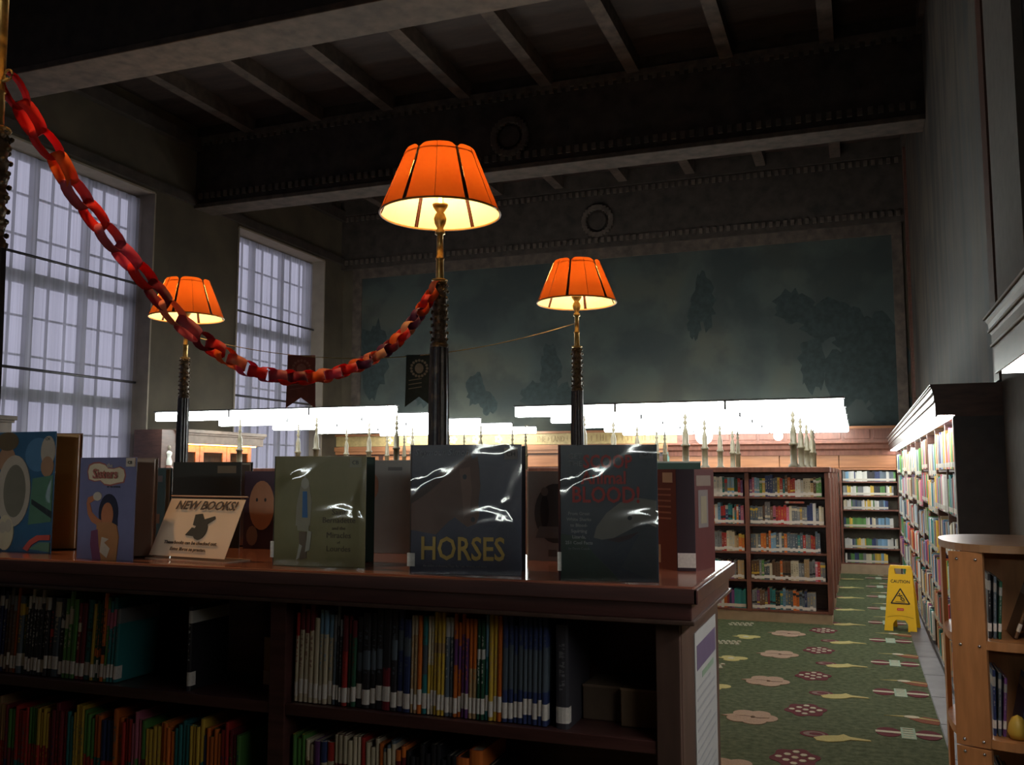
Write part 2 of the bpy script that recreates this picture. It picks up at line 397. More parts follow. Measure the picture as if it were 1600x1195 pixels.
# cornice moulding along the left wall and the wreath medallions
cm = MB().box(XL, XL + .12, YB, YF, 6.75, 6.95); cm.box(XL, XL + .06, YB, YF, 5.86, 6.0)
struct('trim_3', cm, beamf_m)
def wreath(x, y, z, r):
    o = thing('wreath_medallion', 'carved wreath medallion on the %s' % ('dark face of the middle ceiling beam' if y < 14 else 'dark frieze above the far wall mural'), 'medallion', (x, y, z))
    pts = []
    b = MB()
    for i in range(24):
        a = 2 * PI * i / 24; b.box(x + r * math.cos(a) - .045, x + r * math.cos(a) + .045, y - .06, y, z + r * math.sin(a) - .045, z + r * math.sin(a) + .045)
    b.build('wreath', beam_m, o, bevel=.012)
    MB().prism(circ(x, z, r * .62, r * .62, 20), 'y', y - .03, y).build('boss', beamf_m, o)
wreath(-4.40, 11.70, 6.28, .24); wreath(-4.36, YF - .10, 6.25, .26)
# right-wall pilaster and painted panel edge
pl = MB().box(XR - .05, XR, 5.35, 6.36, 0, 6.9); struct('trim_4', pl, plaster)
struct('trim_5', MB().box(XR - .03, XR, 6.62, 6.86, 2.2, 6.9), wood_deep)
struct('trim_6', MB().box(XR - .04, XR, 15.9, 16.25, 2.3, 6.9), wood_deep)
struct('trim_7', MB().box(XR - .06, XR, YB, YF, 6.9, ZC), beamf_m)

# ------------------------------------------------------------------ windows
XW = XL - .34
wf_m = mat('pale_window_frame', (.22, .215, .23), .6, var=.08)
rod_m = mat('dark_curtain_rod', (.05, .045, .05), .5)
for wi, (a, b) in enumerate(wins):
    root = struct('window_%d' % (wi + 1), MB().box(XW - .06, XW, a, a + .09, SILL, HEAD - 0).box(XW - .06, XW, b - .09, b, SILL, HEAD).box(XW - .06, XW, a, b, HEAD - .1, HEAD).box(XW - .06, XW, a, b, SILL, SILL + .09), wf_m)
    w3 = (b - a) / 3
    for k in (1, 2): MB().box(XW - .08, XW + .0, a + w3 * k - .05, a + w3 * k + .05, SILL, HEAD).build('mullion', wf_m, root)
    for z in (2.62, 4.16): MB().box(XW - .085, XW + .005, a, b, z - .08, z + .08).build('transom', wf_m, root)
    for z0, z1, n in ((SILL, 2.62, 3), (2.62, 4.16, 3), (4.16, HEAD, 3)):
        for i in range(1, n):
            z = z0 + (z1 - z0) * i / n; MB().box(XW - .05, XW - .02, a, b, z - .013, z + .013).build('glazing_bar', wf_m, root)
    for k in range(3):
        for i in (1, 2):
            y = a + w3 * k + w3 * i / 3; MB().box(XW - .05, XW - .02, y - .013, y + .013, SILL, HEAD).build('glazing_bar', wf_m, root)
    # limestone reveal lining
    rv = MB().box(XL - .4, XL + .02, a - .02, a + .01, SILL, HEAD).box(XL - .4, XL + .02, b - .01, b + .02, SILL, HEAD).box(XL - .4, XL + .02, a, b, HEAD - .01, HEAD + .02)
    rv.box(XL - .4, XL + .08, a - .05, b + .05, SILL - .06, SILL)
    rv.build('window_reveal', stone_w, root)
    # three tiers of gathered sheer curtain, each hanging from its rod
    for z0, z1 in ((SILL + .02, 2.93), (2.95, 4.41), (4.43, HEAD - .06)):
        n = 70; vs = []; fs = []
        xc = XW + .10
        for i in range(n + 1):
            y = a + .03 + (b - a - .06) * i / n; dx = .016 * math.sin(i * 1.35) + .010 * math.sin(i * 2.9 + wi)
            vs += [(xc + dx, y, z0), (xc + dx * .7, y, z1)]
        fs = [(2 * i, 2 * i + 2, 2 * i + 3, 2 * i + 1) for i in range(n)]
        c = MB(); c.add(vs, fs, True); cc = c.build('curtain', curtain, root)
        if z1 < 5: MB().tube([(XW + .14, a + .03, z1 + .01), (XW + .14, b - .03, z1 + .01)], .019).build('curtain_rod', rod_m, root)

# ------------------------------------------------------------------ carpet motifs (woven inlays)
PER = 1.131
def motif(shapes, X, Y):
    mats = []; b = MB(); z = .001
    for i, (poly, m) in enumerate(shapes):
        if m not in mats: mats.append(m)
        b.cur = mats.index(m); z0 = .0004 + .0006 * i
        b.prism([(X + p[0], Y + p[1]) for p in poly], 'z', 0, z0 + .0016)
    o = b.build('woven_motif', [woven[m] for m in mats], floor)
    return o
def blob(rx, ry, n, amp, ph=0): return [((rx * (1 + amp * math.sin(n * t + ph))) * math.cos(t), (ry * (1 + amp * math.sin(n * t + ph))) * math.sin(t)) for t in [2 * PI * i / 40 for i in range(40)]]
def rect(x0, x1, y0, y1): return [(x0, y0), (x1, y0), (x1, y1), (x0, y1)]
bar = [(circ(-.115, 0, .075, .11), 'maroon'), (circ(.115, 0, .075, .11), 'maroon'), (rect(-.19, .19, -.022, .022), 'cream'), (rect(-.042, .042, -.13, .13), 'aqua')]
for q in range(5): bar.append((rect(-.03, .03, -.11 + .05 * q, -.095 + .05 * q), 'cream'))
spear = [([(-.05, .0), (.05, .07), (.16, .02), (.12, -.12), (.02, -.09)], 'rust'), ([(-.20, .03), (-.04, .065), (.17, -.02), (.17, -.035), (-.04, .03)], 'yellow'), (circ(-.03, .04, .05, .035, 10), 'cream')]
bird = [(circ(-.12, .05, .085, .075), 'maroon'), (circ(-.12, .05, .065, .055), 'dusk'), (circ(-.11, .05, .04, .03), 'maroon'),
        ([(-.12, -.03), (-.06, .03), (.02, .06), (.05, .10), (.09, .05), (.20, .02), (.21, -.005), (.09, -.01), (.05, -.06), (-.03, -.10), (-.10, -.09)], 'yellow')]
chk = [(blob(.13, .17, 6, .1), 'maroon')]
for i in range(-2, 3):
    for j in range(-2, 3):
        if abs(i) + abs(j) < 4 and (i + j) % 2 == 0: chk.append((circ(i * .045, j * .055, .021, .024, 6), 'cream'))
pink = [(circ(-.05, .09, .075, .085, 14), 'pink'), (circ(.05, .10, .07, .08, 14), 'pink'), (circ(.10, .0, .075, .09, 14), 'pink'), (circ(.03, -.10, .08, .08, 14), 'pink'), (circ(-.07, -.05, .08, .10, 14), 'pink'), ([(-.19, -.01), (-.1, .05), (-.05, -.05)], 'pink'), ([(-.1, 0), (-.03, .02), (.05, -.01), (.12, .0), (.05, -.02), (-.03, .01)], 'dusk')]
yel = [(circ(-.04, .06, .06, .06, 12), 'yellow'), (circ(.06, .03, .07, .07, 12), 'yellow'), (circ(.0, -.06, .07, .06, 12), 'yellow'), ([(-.14, .0), (-.03, .05), (-.03, -.05)], 'yellow'), (circ(-.01, 0, .03, .03, 10), 'cream')]
dot = []
for i in range(-2, 3):
    for j in range(-1, 2): dot.append((circ(i * .05 + (j % 2) * .02, j * .07, .02, .02, 6), 'cream'))
for X, Y0, sh, k0, k1 in ((.235, 6.36, bar, -3, 9), (.305, 6.75, spear, -3, 9), (-.19, 6.10, bird, -3, 9), (-.39, 6.74, chk, -3, 4), (-.72, 6.42, pink, -3, 4), (-1.08, 7.22, yel, -3, 3), (-1.24, 6.85, dot, -3, 4), (-1.6, 6.5, pink, -3, 3)):
    for k in range(k0, k1):
        Y = Y0 + PER * k
        if Y > 15.8 or (X < -.35 and Y > 10.4): continue
        motif(sh, X, Y)

# ================================================================== BOOKS
PAL = [('navy', (.03, .045, .13)), ('black', (.02, .02, .024)), ('dark green', (.025, .09, .05)), ('green', (.09, .24, .06)), ('teal', (.03, .20, .21)),
       ('red', (.42, .035, .03)), ('maroon', (.17, .02, .03)), ('orange', (.62, .16, .03)), ('yellow', (.62, .42, .06)), ('tan', (.45, .30, .15)),
       ('cream', (.60, .53, .38)), ('white', (.62, .61, .57)), ('grey', (.20, .21, .22)), ('light blue', (.18, .34, .50)), ('purple', (.16, .06, .20)), ('brown', (.14, .075, .04)), ('pink', (.55, .16, .24)), ('slate', (.10, .13, .16))]
PD = dict(PAL)
_bm = {}
def book_meshes(t, d, h, lab, fine):
    key = (round(t, 3), round(d, 2), round(h, 2), round(lab, 3), fine)
    if key in _bm: return _bm[key]
    t, d, h = key[0], key[1], key[2]
    b = MB(); ct = min(.0022, t * .2)
    if fine:
        poly = [(t / 2, d), (t / 2, .004), (t * .3, .001), (0, 0), (-t * .3, .001), (-t / 2, .004), (-t / 2, d), (-t / 2 + ct, d), (-t / 2 + ct, .006), (t / 2 - ct, .006), (t / 2 - ct, d)]
        n = len(poly)
        vs = [(p[0], p[1], 0) for p in poly] + [(p[0], p[1], h) for p in poly]
        b.add(vs, [(i, (i + 1) % n, (i + 1) % n + n, i + n) for i in range(n)])
        for z in (0, 1):
            for q in ((0, 1, 9, 10), (1, 2, 3, 9), (3, 4, 5, 8), (3, 8, 9), (5, 6, 7, 8)):
                b.add([vs[i + n * z] for i in q], [tuple(range(len(q))) if z == 0 else tuple(range(len(q) - 1, -1, -1))])
        cov = b
        pg = MB().box(-t / 2 + ct, t / 2 - ct, .006, d - .003, .003, h - .003)
        lb = MB().prism([(t / 2 + .0004, .022), (t / 2 + .0004, .0036), (t * .3, .0004), (0, -.0006), (-t * .3, .0004), (-t / 2 - .0004, .0036), (-t / 2 - .0004, .022)], 'z', lab, lab + .034)
        out = []
        for q, nm, mm in ((cov, 'book', book_m), (pg, 'page_block', pages), (lb, 'spine_label', labelm)):
            me = bpy.data.meshes.new(nm); me.from_pydata(q.v, [], q.f); me.materials.append(mm); out.append(me)
    else:
        b.box(-t / 2, t / 2, 0, d, 0, h); b.cur = 1; b.box(-t / 2 - .0005, t / 2 + .0005, -.0008, .012, lab, lab + .032)
        b.cur = 2; b.box(-t / 2 + ct, t / 2 - ct, .006, d - .001, h, h + .001)
        me = bpy.data.meshes.new('book'); me.from_pydata(b.v, [], b.f)
        for mm in (book_m, labelm, pages): me.materials.append(mm)
        me.polygons.foreach_set('material_index', b.m); out = [me]
    _bm[key] = out; return out
def place_book(x, y, z, t, d, h, col, cname, band, span, where, group, fine=True, rz=0, tilt=0, lab=.012, cat='book', adj=None):
    ms = book_meshes(t, d, h, lab, fine)
    o = bpy.data.objects.new('book', ms[0]); COL.objects.link(o)
    if adj is None: adj = 'thin' if t < .011 else ('thick' if t > .026 else '')
    o.location = (x, y, z); o.rotation_euler = (0, tilt, rz) if rz == 0 else (0, 0, rz)
    o.color = tuple(col) + (1,); o['band'] = [float(c) for c in band]; o['band_span'] = [float(span[0]), float(span[1]), 0.0]
    o['label'] = ' '.join((adj + ' ' + cname + ' book ' + where).split()); o['category'] = cat; o['group'] = group
    for me, nm in zip(ms[1:], ('page_block', 'spine_label')):
        c = bpy.data.objects.new(nm, me); COL.objects.link(c); c.parent = o
    return o
def ordinal(n): return '%d%s' % (n, 'th' if 10 <= n % 100 <= 20 else {1: 'st', 2: 'nd', 3: 'rd'}.get(n % 10, 'th'))
def shade(c, r): return tuple(max(.004, v * r) for v in c)
def shelf_run(x0, x1, y, z, spec, where, group, fine=True, rz=0, lean=0):
    """spec: list of (name, count or None, thickness, height, depth, band name, span). fills from x0 toward x1 (x is world Y when rz)"""
    x = x0; n = 0
    sgn = 1 if x1 > x0 else -1
    for (cn, cnt, t, h, d, bn, span) in spec:
        for _ in range(cnt):
            tt = max(.005, t * R.uniform(.85, 1.2)); tt = round(tt, 3)
            if (x + sgn * tt - x1) * sgn > 0: return x
            hh = h + R.choice((0, 0, .01, -.01)); n += 1
            c = shade(PD[cn], R.uniform(.75, 1.25)); bc = shade(PD[bn], R.uniform(.8, 1.2))
            cx = x + sgn * tt / 2
            wh = '%s from the %s, %s' % (ordinal(n), 'left' if rz == 0 else 'right', where)
            yj = R.uniform(0, .006)
            if rz == 0: place_book(cx, y + yj, z + (.002 if lean else 0), tt, d, hh, c, cn, bc, span, wh, group, fine, 0, lean, lab=R.choice((.008, .012, .02)))
            else: place_book(y + yj + R.uniform(0, .05), cx, z, tt, d, hh, c, cn, bc, span, wh, group, fine, rz, lab=.012)
            x += sgn * (tt + .0006)
    return x
def rnd_spec(n, names, t, h, d=.16):
    out = []
    while sum(s[1] for s in out) < n:
        cn = R.choice(names); out.append((cn, R.choice((1, 1, 1, 2, 3)), t * R.uniform(.7, 1.35), h * R.uniform(.86, 1.04), d, R.choice(('white', 'yellow', 'black', 'cream', 'red', 'light blue')), R.choice(((2, 2), (.8, 1), (.7, .9), (2, 2), (.3, .45)))))
    return out

# ================================================================== NEAR BOOKCASE
HC = 1.37
nb = thing('low_bookcase', 'dark mahogany low bookcase across the foreground with new books displayed on top', 'bookcase', (-1.9, 2.2, 0))
FX, BX, ZT = -.355, -3.35, 1.292   # right end, left end, underside of cornice
MB().box(BX, FX - .0, 1.99, 2.47, 0, .09).build('plinth', wood_dark, nb)
MB().box(FX - .035, FX, 1.955, 2.48, .09, ZT).build('end_panel', wood_end, nb, bevel=.003)
MB().box(BX, BX + .035, 1.955, 2.48, .09, ZT).build('end_panel', wood_end, nb, bevel=.003)
MB().box(FX - .052, FX - .002, 1.940, 1.957, .09, ZT).build('corner_stile', wood_end, nb, bevel=.002)
MB().box(BX + .035, FX - .035, 2.20, 2.22, .09, ZT).build('back_panel', wood_dark, nb)
divs = [-1.355, -2.345]
for d_ in divs: MB().box(d_, d_ + .045, 1.942, 2.20, .09, ZT).build('divider', wood_dark, nb, bevel=.002)
bays = [(-1.31, -.407), (-2.30, -1.355), (BX + .035, -2.345)]
for (a, b) in bays:
    for z in (1.05, .725, .40, .09):
        MB().box(a, b, 1.945, 2.20, z - .027, z).build('shelf', wood_dark, nb, bevel=.002)
ct = MB().box(BX - .04, FX + .036, 1.910, 2.505, 1.334, HC); ed = MB().box(BX - .042, FX + .042, 1.903, 1.912, 1.336, HC - .004).box(FX + .034, FX + .043, 1.903, 2.507, 1.336, HC - .004); ed.build('edge_moulding', wood_dark, nb, bevel=.002); ct.build('top_board', mat('polished_mahogany_top', (.24, .085, .055), .2, var=.2, scale=7, stretch=(.4, 3, 3), coat=.45, spec=.5), nb, bevel=.005)
MB().box(BX - .03, FX + .028, 1.918, 2.497, 1.300, 1.336).build('frieze_board', wood_dark, nb, bevel=.003)
MB().box(BX - .035, FX + .034, 1.911, 2.502, 1.292, 1.301).build('moulding', wood_end, nb, bevel=.002)
# notice on the end panel
po = thing('information_sheet', 'white printed sheet with a purple heading on the end panel of the near bookcase', 'notice', (FX + .001, 2.16, .5))
ya, yb, za, zb = at(1086, 1100, X=FX).y, at(1119, 1100, X=FX).y, .62, 1.245
MB().box(FX + .0005, FX + .0025, ya, yb, za, zb).build('paper_sheet', mat('grey_white_sheet', (.42, .42, .40), .6, var=.05), po)
MB().box(FX + .0025, FX + .0032, ya + .02, yb - .012, zb - .085, zb - .03).build('purple_heading', cmat((.15, .11, .19)), po)
ln = MB()
for k in range(20): ln.box(FX + .0025, FX + .003, ya + .02, yb - (.03 if k % 4 else .10), zb - .13 - .022 * k, zb - .124 - .022 * k)
ln.build('text_lines', cmat((.31, .31, .32)), po)
MB().box(FX + .0025, FX + .003, ya + .09, yb - .05, zb - .112, zb - .098).build('green_line', cmat((.24, .34, .24)), po)

# books inside the near bookcase
W1 = 'top shelf, middle bay of near dark bookcase'
S1 = [('navy', 3, .011, .22, .15, 'white', (.78, .9)), ('brown', 3, .012, .215, .15, 'grey', (.8, 1)), ('orange', 1, .012, .22, .15, 'orange', (2, 2)), ('slate', 1, .02, .21, .15, 'yellow', (.75, .9)), ('dark green', 1, .014, .20, .15, 'yellow', (.8, .9)),
      ('black', 7, .0115, .215, .15, 'white', (.84, 1)), ('black', 1, .014, .215, .15, 'red', (.5, .6)), ('slate', 1, .018, .22, .15, 'cream', (.76, .95)), ('black', 1, .018, .20, .15, 'white', (.62, .72)),
      ('green', 2, .015, .215, .15, 'cream', (.62, .8)), ('green', 1, .014, .22, .15, 'green', (2, 2)), ('maroon', 1, .012, .215, .15, 'cream', (.62, .74)), ('maroon', 1, .013, .21, .15, 'maroon', (2, 2)), ('teal', 1, .02, .21, .15, 'black', (.6, .64)),
      ('yellow', 1, .008, .2, .15, 'yellow', (2, 2)), ('dark green', 3, .008, .21, .15, 'orange', (.3, .4)), ('orange', 1, .012, .215, .15, 'black', (.3, .4)), ('green', 1, .010, .21, .15, 'pink', (.66, .86)), ('teal', 2, .010, .21, .15, 'pink', (.66, .86)), ('teal', 1, .010, .20, .15, 'grey', (.8, 1))]
xe = shelf_run(-2.29, -1.64, 1.962, 1.05, S1, W1, 'books on the top shelf, middle bay', lean=math.radians(2.5))
place_book(-1.615, 1.965, 1.05, .012, .15, .215, PD['black'], 'black', PD['white'], (.8, .95), 'standing alone beside the dark gap, top shelf, middle bay', 'books on the top shelf, middle bay')
# picture book facing out in the gap next to the divider
place_book(-1.425, 2.05, 1.05, .05, .12, .13, PD['brown'], 'brown', PD['tan'], (.35, 2), 'lying low in the gap left of the divider, top shelf', 'books on the top shelf, middle bay', adj='short')
W2 = 'top shelf, right bay of near dark bookcase'
S2 = [('cream', 1, .012, .22, .15, 'red', (.74, 1)), ('cream', 3, .012, .22, .15, 'maroon', (.74, 1)), ('cream', 1, .012, .215, .15, 'cream', (2, 2)), ('cream', 3, .012, .22, .15, 'light blue', (.74, 1)), ('slate', 1, .009, .215, .15, 'grey', (.7, 1)), ('black', 2, .008, .215, .15, 'grey', (.8, 1)),
      ('red', 1, .012, .215, .15, 'maroon', (.6, 1)), ('dark green', 2, .012, .215, .15, 'maroon', (.8, 1)), ('black', 4, .016, .22, .15, 'slate', (.4, .6)), ('maroon', 1, .018, .22, .15, 'black', (.42, 1)), ('black', 1, .017, .215, .15, 'slate', (.5, .7)), ('navy', 2, .015, .22, .15, 'slate', (.6, .8)),
      ('tan', 2, .008, .222, .15, 'cream', (.8, 1)), ('orange', 1, .010, .22, .15, 'orange', (2, 2)), ('teal', 1, .012, .22, .15, 'slate', (.4, .7)), ('cream', 2, .008, .22, .15, 'yellow', (.2, .5)), ('yellow', 3, .010, .22, .15, 'tan', (.6, .7)), ('slate', 2, .010, .22, .15, 'white', (.8, 1)), ('orange', 2, .009, .218, .15, 'purple', (.5, .75)), ('purple', 2, .009, .218, .15, 'orange', (.8, 1)), ('tan', 2, .009, .22, .15, 'orange', (.5, 1)),
      ('dark green', 2, .010, .22, .15, 'white', (.6, .7)), ('teal', 1, .008, .22, .15, 'light blue', (.6, 1)), ('yellow', 2, .011, .225, .15, 'tan', (2, 2)), ('orange', 1, .010, .225, .15, 'orange', (2, 2)), ('navy', 9, .011, .225, .15, 'slate', (.3, .7))]
shelf_run(-1.30, -.64, 1.962, 1.05, S2, W2, 'books on the top shelf, right bay', lean=math.radians(1))
place_book(-.618, 1.962, 1.05, .028, .17, .222, (.05, .05, .06), 'charcoal', PD['grey'], (2, 2), 'ending the row, top shelf, right bay', 'books on the top shelf, right bay')
# boxes lying at the back of the same bay
bxo = thing('cardboard_book_box', 'low tan carton lying at the right end of the top shelf, right bay', 'box', (-.47, 2.05, 1.05))
MB().box(-.505, -.412, 2.03, 2.17, 1.05, 1.132).build('box_body', mat('tan_cardboard', (.22, .15, .09), .8), bxo, bevel=.003); MB().box(-.505, -.412, 2.029, 2.0305, 1.127, 1.132).build('flap_edge', cmat((.3, .2, .12)), bxo)
bxo = thing('cardboard_book_box', 'dim brown carton between charcoal book and tan carton, top shelf, right bay', 'box', (-.55, 2.09, 1.05))
MB().box(-.60, -.509, 2.06, 2.18, 1.05, 1.127).build('box_body', mat('brown_cardboard', (.12, .085, .055), .8), bxo, bevel=.003); MB().box(-.60, -.509, 2.059, 2.0605, 1.122, 1.127).build('flap_edge', cmat((.17, .12, .08)), bxo)
W3 = 'second shelf, middle bay of near dark bookcase'
S3 = []
for q in range(30):
    S3.append((R.choice(('orange', 'orange', 'yellow', 'red', 'tan', 'teal', 'red', 'maroon', 'green', 'red')), R.choice((1, 2, 3, 4)), R.uniform(.009, .013), R.choice((.235, .24, .245)), .15, R.choice(('orange', 'yellow', 'red', 'pink', 'teal', 'navy', 'green', 'tan')), R.choice(((.55, 1), (.6, 1), (2, 2), (0, .4)))))
shelf_run(-2.29, -1.40, 1.962, .725, S3, W3, 'books on the second shelf, middle bay')
W4 = 'second shelf, right bay of near dark bookcase'
S4 = [('yellow', 3, .011, .25, .15, 'green', (.7, 1)), ('cream', 2, .011, .235, .15, 'brown', (.6, .8)), ('cream', 1, .018, .25, .15, 'purple', (.75, 1)), ('cream', 1, .018, .25, .15, 'navy', (.8, 1)), ('cream', 1, .018, .25, .15, 'red', (.82, 1)), ('maroon', 3, .012, .25, .15, 'cream', (.75, 1)), ('brown', 2, .011, .25, .15, 'cream', (.75, 1)), ('dark green', 1, .010, .25, .15, 'cream', (.75, 1)), ('tan', 1, .012, .25, .15, 'red', (.7, 1)), ('brown', 3, .010, .25, .15, 'cream', (.7, 1)), ('orange', 1, .012, .25, .15, 'tan', (2, 2)), ('slate', 3, .010, .25, .15, 'cream', (.65, .97)), ('maroon', 2, .012, .25, .15, 'orange', (.9, 1)), ('black', 10, .0125, .245, .15, 'brown', (.6, .8)), ('maroon', 2, .028, .245, .15, 'orange', (.82, 1)), ('black', 2, .013, .22, .15, 'brown', (2, 2))]
shelf_run(-1.30, -.43, 1.962, .725, S4, W4, 'books on the second shelf, right bay')

# ================================================================== DISPLAY BOOKS ON TOP
def disp(label, p0, p1, h, ang, front, back, tp=.016, film=False, ext=1.0, page_c=pages, group='new books displayed on the near bookcase'):
    """stands open: hinge at p0, front cover to p1 facing the camera, back cover swung away by ang"""
    v = Vector((p1[0] - p0[0], p1[1] - p0[1])); wd = v.length; rz = math.atan2(v.y, v.x)
    o = thing('display_book', label, 'book', (p0[0], p0[1], HC), rz, group)
    MB().box(0, wd, -.0015, .0015, 0, h).build('front_cover', front, o, local=True, bevel=.0007)
    ca, sa = math.cos(ang), math.sin(ang)
    def rot(x, y): return (x * ca - y * sa, x * sa + y * ca)
    def rp(x0, x1, y0, y1): return [rot(x0, y0), rot(x1, y0), rot(x1, y1), rot(x0, y1)]
    MB().prism(rp(.0, wd * ext, tp, tp + .003), 'z', 0, h).build('back_cover', back, o, local=True)
    MB().prism(rp(.003, wd * ext - .005, .001, tp - .001), 'z', .004, h - .004).build('page_block', page_c, o, local=True)
    a1 = rot(0, tp + .003)
    MB().prism([(-.001, -.0015), (.002, .0015), rot(.002, tp), a1, (-.007, tp * .5)], 'z', 0, h).build('spine', back, o, local=True)
    if film: MB().add([(-.001, -.0052, .001), (wd + .001, -.0052, .001), (wd + .001, -.0052, h + .001), (-.001, -.0052, h + .001)], [(0, 1, 2, 3)]).build('plastic_jacket', film_m, o, local=True)
    return o, wd
def art(o, polys, name='cover_illustration', y=-.0021, step=.00025):
    mats = []; b = MB()
    for i, (poly, m) in enumerate(polys):
        if m not in mats: mats.append(m)
        b.cur = mats.index(m); b.prism(poly, 'y', y - step * (i + 1), -.0015)
    return b.build(name, mats, o, local=True)
# blue picture book, far left
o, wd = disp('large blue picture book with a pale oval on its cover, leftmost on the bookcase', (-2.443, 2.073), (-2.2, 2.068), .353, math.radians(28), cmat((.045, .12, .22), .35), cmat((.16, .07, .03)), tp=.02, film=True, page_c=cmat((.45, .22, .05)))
skin = cmat((.42, .22, .13)); palec = cmat((.50, .40, .32)); greyc = cmat((.20, .17, .13)); grn = cmat((.10, .20, .13)); redc = cmat((.48, .07, .05)); brn = cmat((.14, .09, .05)); dk = cmat((.025, .03, .035)); bl2 = cmat((.09, .20, .34)); olive = cmat((.22, .24, .08)); crm = cmat((.62, .50, .34))
art(o, [(circ(.05, .27, .035, .04, 20), skin), (circ(.05, .325, .045, .028, 20), brn), (circ(.175, .285, .05, .05), bl2), (circ(.215, .295, .028, .045), palec), (circ(.215, .25, .025, .03), skin), ([(.16, .215), (.24, .225), (.24, .09), (.15, .08)], grn), ([(.16, .155), (.24, .12), (.24, .10), (.16, .14)], dk), (circ(.085, .178, .068, .106, 28), palec), (circ(.09, .178, .045, .078, 24), greyc), (circ(.06, .055, .034, .052, 18), crm), (circ(.05, .07, .014, .018, 10), palec), (circ(.072, .075, .014, .02, 10), palec), ([(.135, .01), (.16, .035), (.19, .05), (.24, .052), (.24, .037), (.20, .036), (.17, .022), (.155, .003)], redc), ([(.16, .01), (.2, .03), (.24, .03), (.24, .003)], grn)])
text('CH', .012, dk, o, (.205, -.0045, .327), name='call_letters')
# lavender book
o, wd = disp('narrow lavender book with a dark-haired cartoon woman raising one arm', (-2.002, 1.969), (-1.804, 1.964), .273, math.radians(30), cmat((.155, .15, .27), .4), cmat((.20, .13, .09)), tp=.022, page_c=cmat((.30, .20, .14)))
cl = [(.035, .215), (.03, .235), (.035, .25), (.05, .256), (.07, .257), (.09, .252), (.10, .243), (.12, .242), (.14, .246), (.155, .24), (.16, .225), (.155, .208), (.135, .205), (.11, .20), (.09, .202), (.075, .212), (.055, .21)]
oc = cmat((.34, .10, .08)); out2 = [((x - .095) * 1.06 + .095, (z - .228) * 1.15 + .228) for x, z in cl]
hair = cmat((.012, .012, .03)); arm = cmat((.42, .14, .06))
art(o, [(out2, oc), (cl, crm), (circ(.108, .125, .034, .05, 24), hair), ([(.077, .12), (.139, .12), (.142, .09), (.074, .09)], hair), (circ(.105, .118, .021, .034, 20), arm), ([(.072, .09), (.05, .10), (.036, .12), (.030, .15), (.04, .152), (.05, .125), (.07, .11), (.088, .103)], arm), ([(.030, .148), (.035, .165), (.06, .172), (.062, .16), (.043, .15)], arm), (circ(.068, .168, .015, .012, 12), palec), ([(.070, .095), (.085, .10), (.12, .10), (.14, .092), (.148, .06), (.142, .0), (.075, .0), (.07, .05)], cmat((.38, .16, .06))), ([(.052, .075), (.075, .08), (.08, .04), (.09, .0), (.06, .0), (.05, .04)], cmat((.15, .04, .09))), ([(.09, .06), (.115, .055), (.10, .045), (.12, .03), (.11, .005), (.085, .02)], palec), (rect(.165, .195, .248, .271), palec)])
text('the', .016, cmat((.5, .42, .34)), o, (.10, -.007, .246), name='title_lettering')
text('Sisters', .036, oc, o, (.095, -.0072, .217), name='title_lettering', align='CENTER', bold=.0008, sx=.92)
text('CB', .012, dk, o, (.172, -.0062, .255), name='call_letters')
text('BY THE AUTHOR', .006, dk, o, (.10, -.0025, .192), name='author_line')
# green-gold book
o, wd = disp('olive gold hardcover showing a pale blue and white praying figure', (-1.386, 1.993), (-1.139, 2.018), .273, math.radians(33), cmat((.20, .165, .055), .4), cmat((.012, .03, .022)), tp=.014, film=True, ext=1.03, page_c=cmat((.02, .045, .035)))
fig = cmat((.30, .26, .18)); fw = cmat((.42, .38, .30))
art(o, [([(.060, .10), (.062, .15), (.072, .20), (.084, .225), (.096, .20), (.103, .16), (.100, .10)], fig), (circ(.084, .205, .011, .014, 12), fw), ([(.078, .185), (.090, .185), (.093, .12), (.078, .12)], cmat((.02, .13, .35))), ([(.064, .105), (.098, .105), (.096, .085), (.066, .088)], fig), ([(.07, .085), (.09, .085), (.092, .02), (.074, .015)], brn), ([(.094, .088), (.105, .085), (.10, .04), (.088, .035)], fw), ([(.072, .055), (.08, .05), (.072, .02), (.064, .015)], fw)])
for s, zz, q in (('Saint', .128, .020), ('Bernadette', .108, .020), ('and the', .091, .012), ('Miracles', .071, .020), ('of', .057, .010), ('Lourdes', .038, .020)):
    text(s, q, cmat((.07, .05, .02)), o, (.178, -.003, zz), name='title_lettering', align='CENTER')
MB().box(.205, .236, -.0024, -.0016, .245, .270).build('call_sticker', cmat((.28, .26, .17)), o, local=True); text('CB', .014, dk, o, (.211, -.003, .252), name='call_letters')
MB().box(-.0085, .001, -.0024, .004, .02, .06).build('spine_label', labelm, o, local=True)
# horse book
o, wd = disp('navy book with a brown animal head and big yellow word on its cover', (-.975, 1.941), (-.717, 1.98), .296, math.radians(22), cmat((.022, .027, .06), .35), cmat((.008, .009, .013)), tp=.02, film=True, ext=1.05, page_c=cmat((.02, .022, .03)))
hb = cmat((.115, .055, .04)); hb2 = cmat((.17, .085, .06)); yl = cmat((.52, .33, .07))
art(o, [([(.0, .10), (.0, .16), (.04, .185), (.075, .215), (.10, .245), (.125, .262), (.135, .285), (.147, .262), (.158, .27), (.162, .24), (.165, .20), (.160, .16), (.163, .135), (.155, .115), (.135, .108), (.12, .118), (.105, .13), (.09, .12), (.06, .09)], hb), ([(.115, .24), (.140, .245), (.145, .19), (.14, .14), (.125, .13), (.122, .18)], hb2), (circ(.128, .222, .005, .006, 10), dk), (circ(.148, .125, .005, .006, 10), dk), ([(.0, .16), (.04, .185), (.075, .215), (.10, .245), (.08, .24), (.04, .205), (.0, .18)], cmat((.05, .025, .02)))])
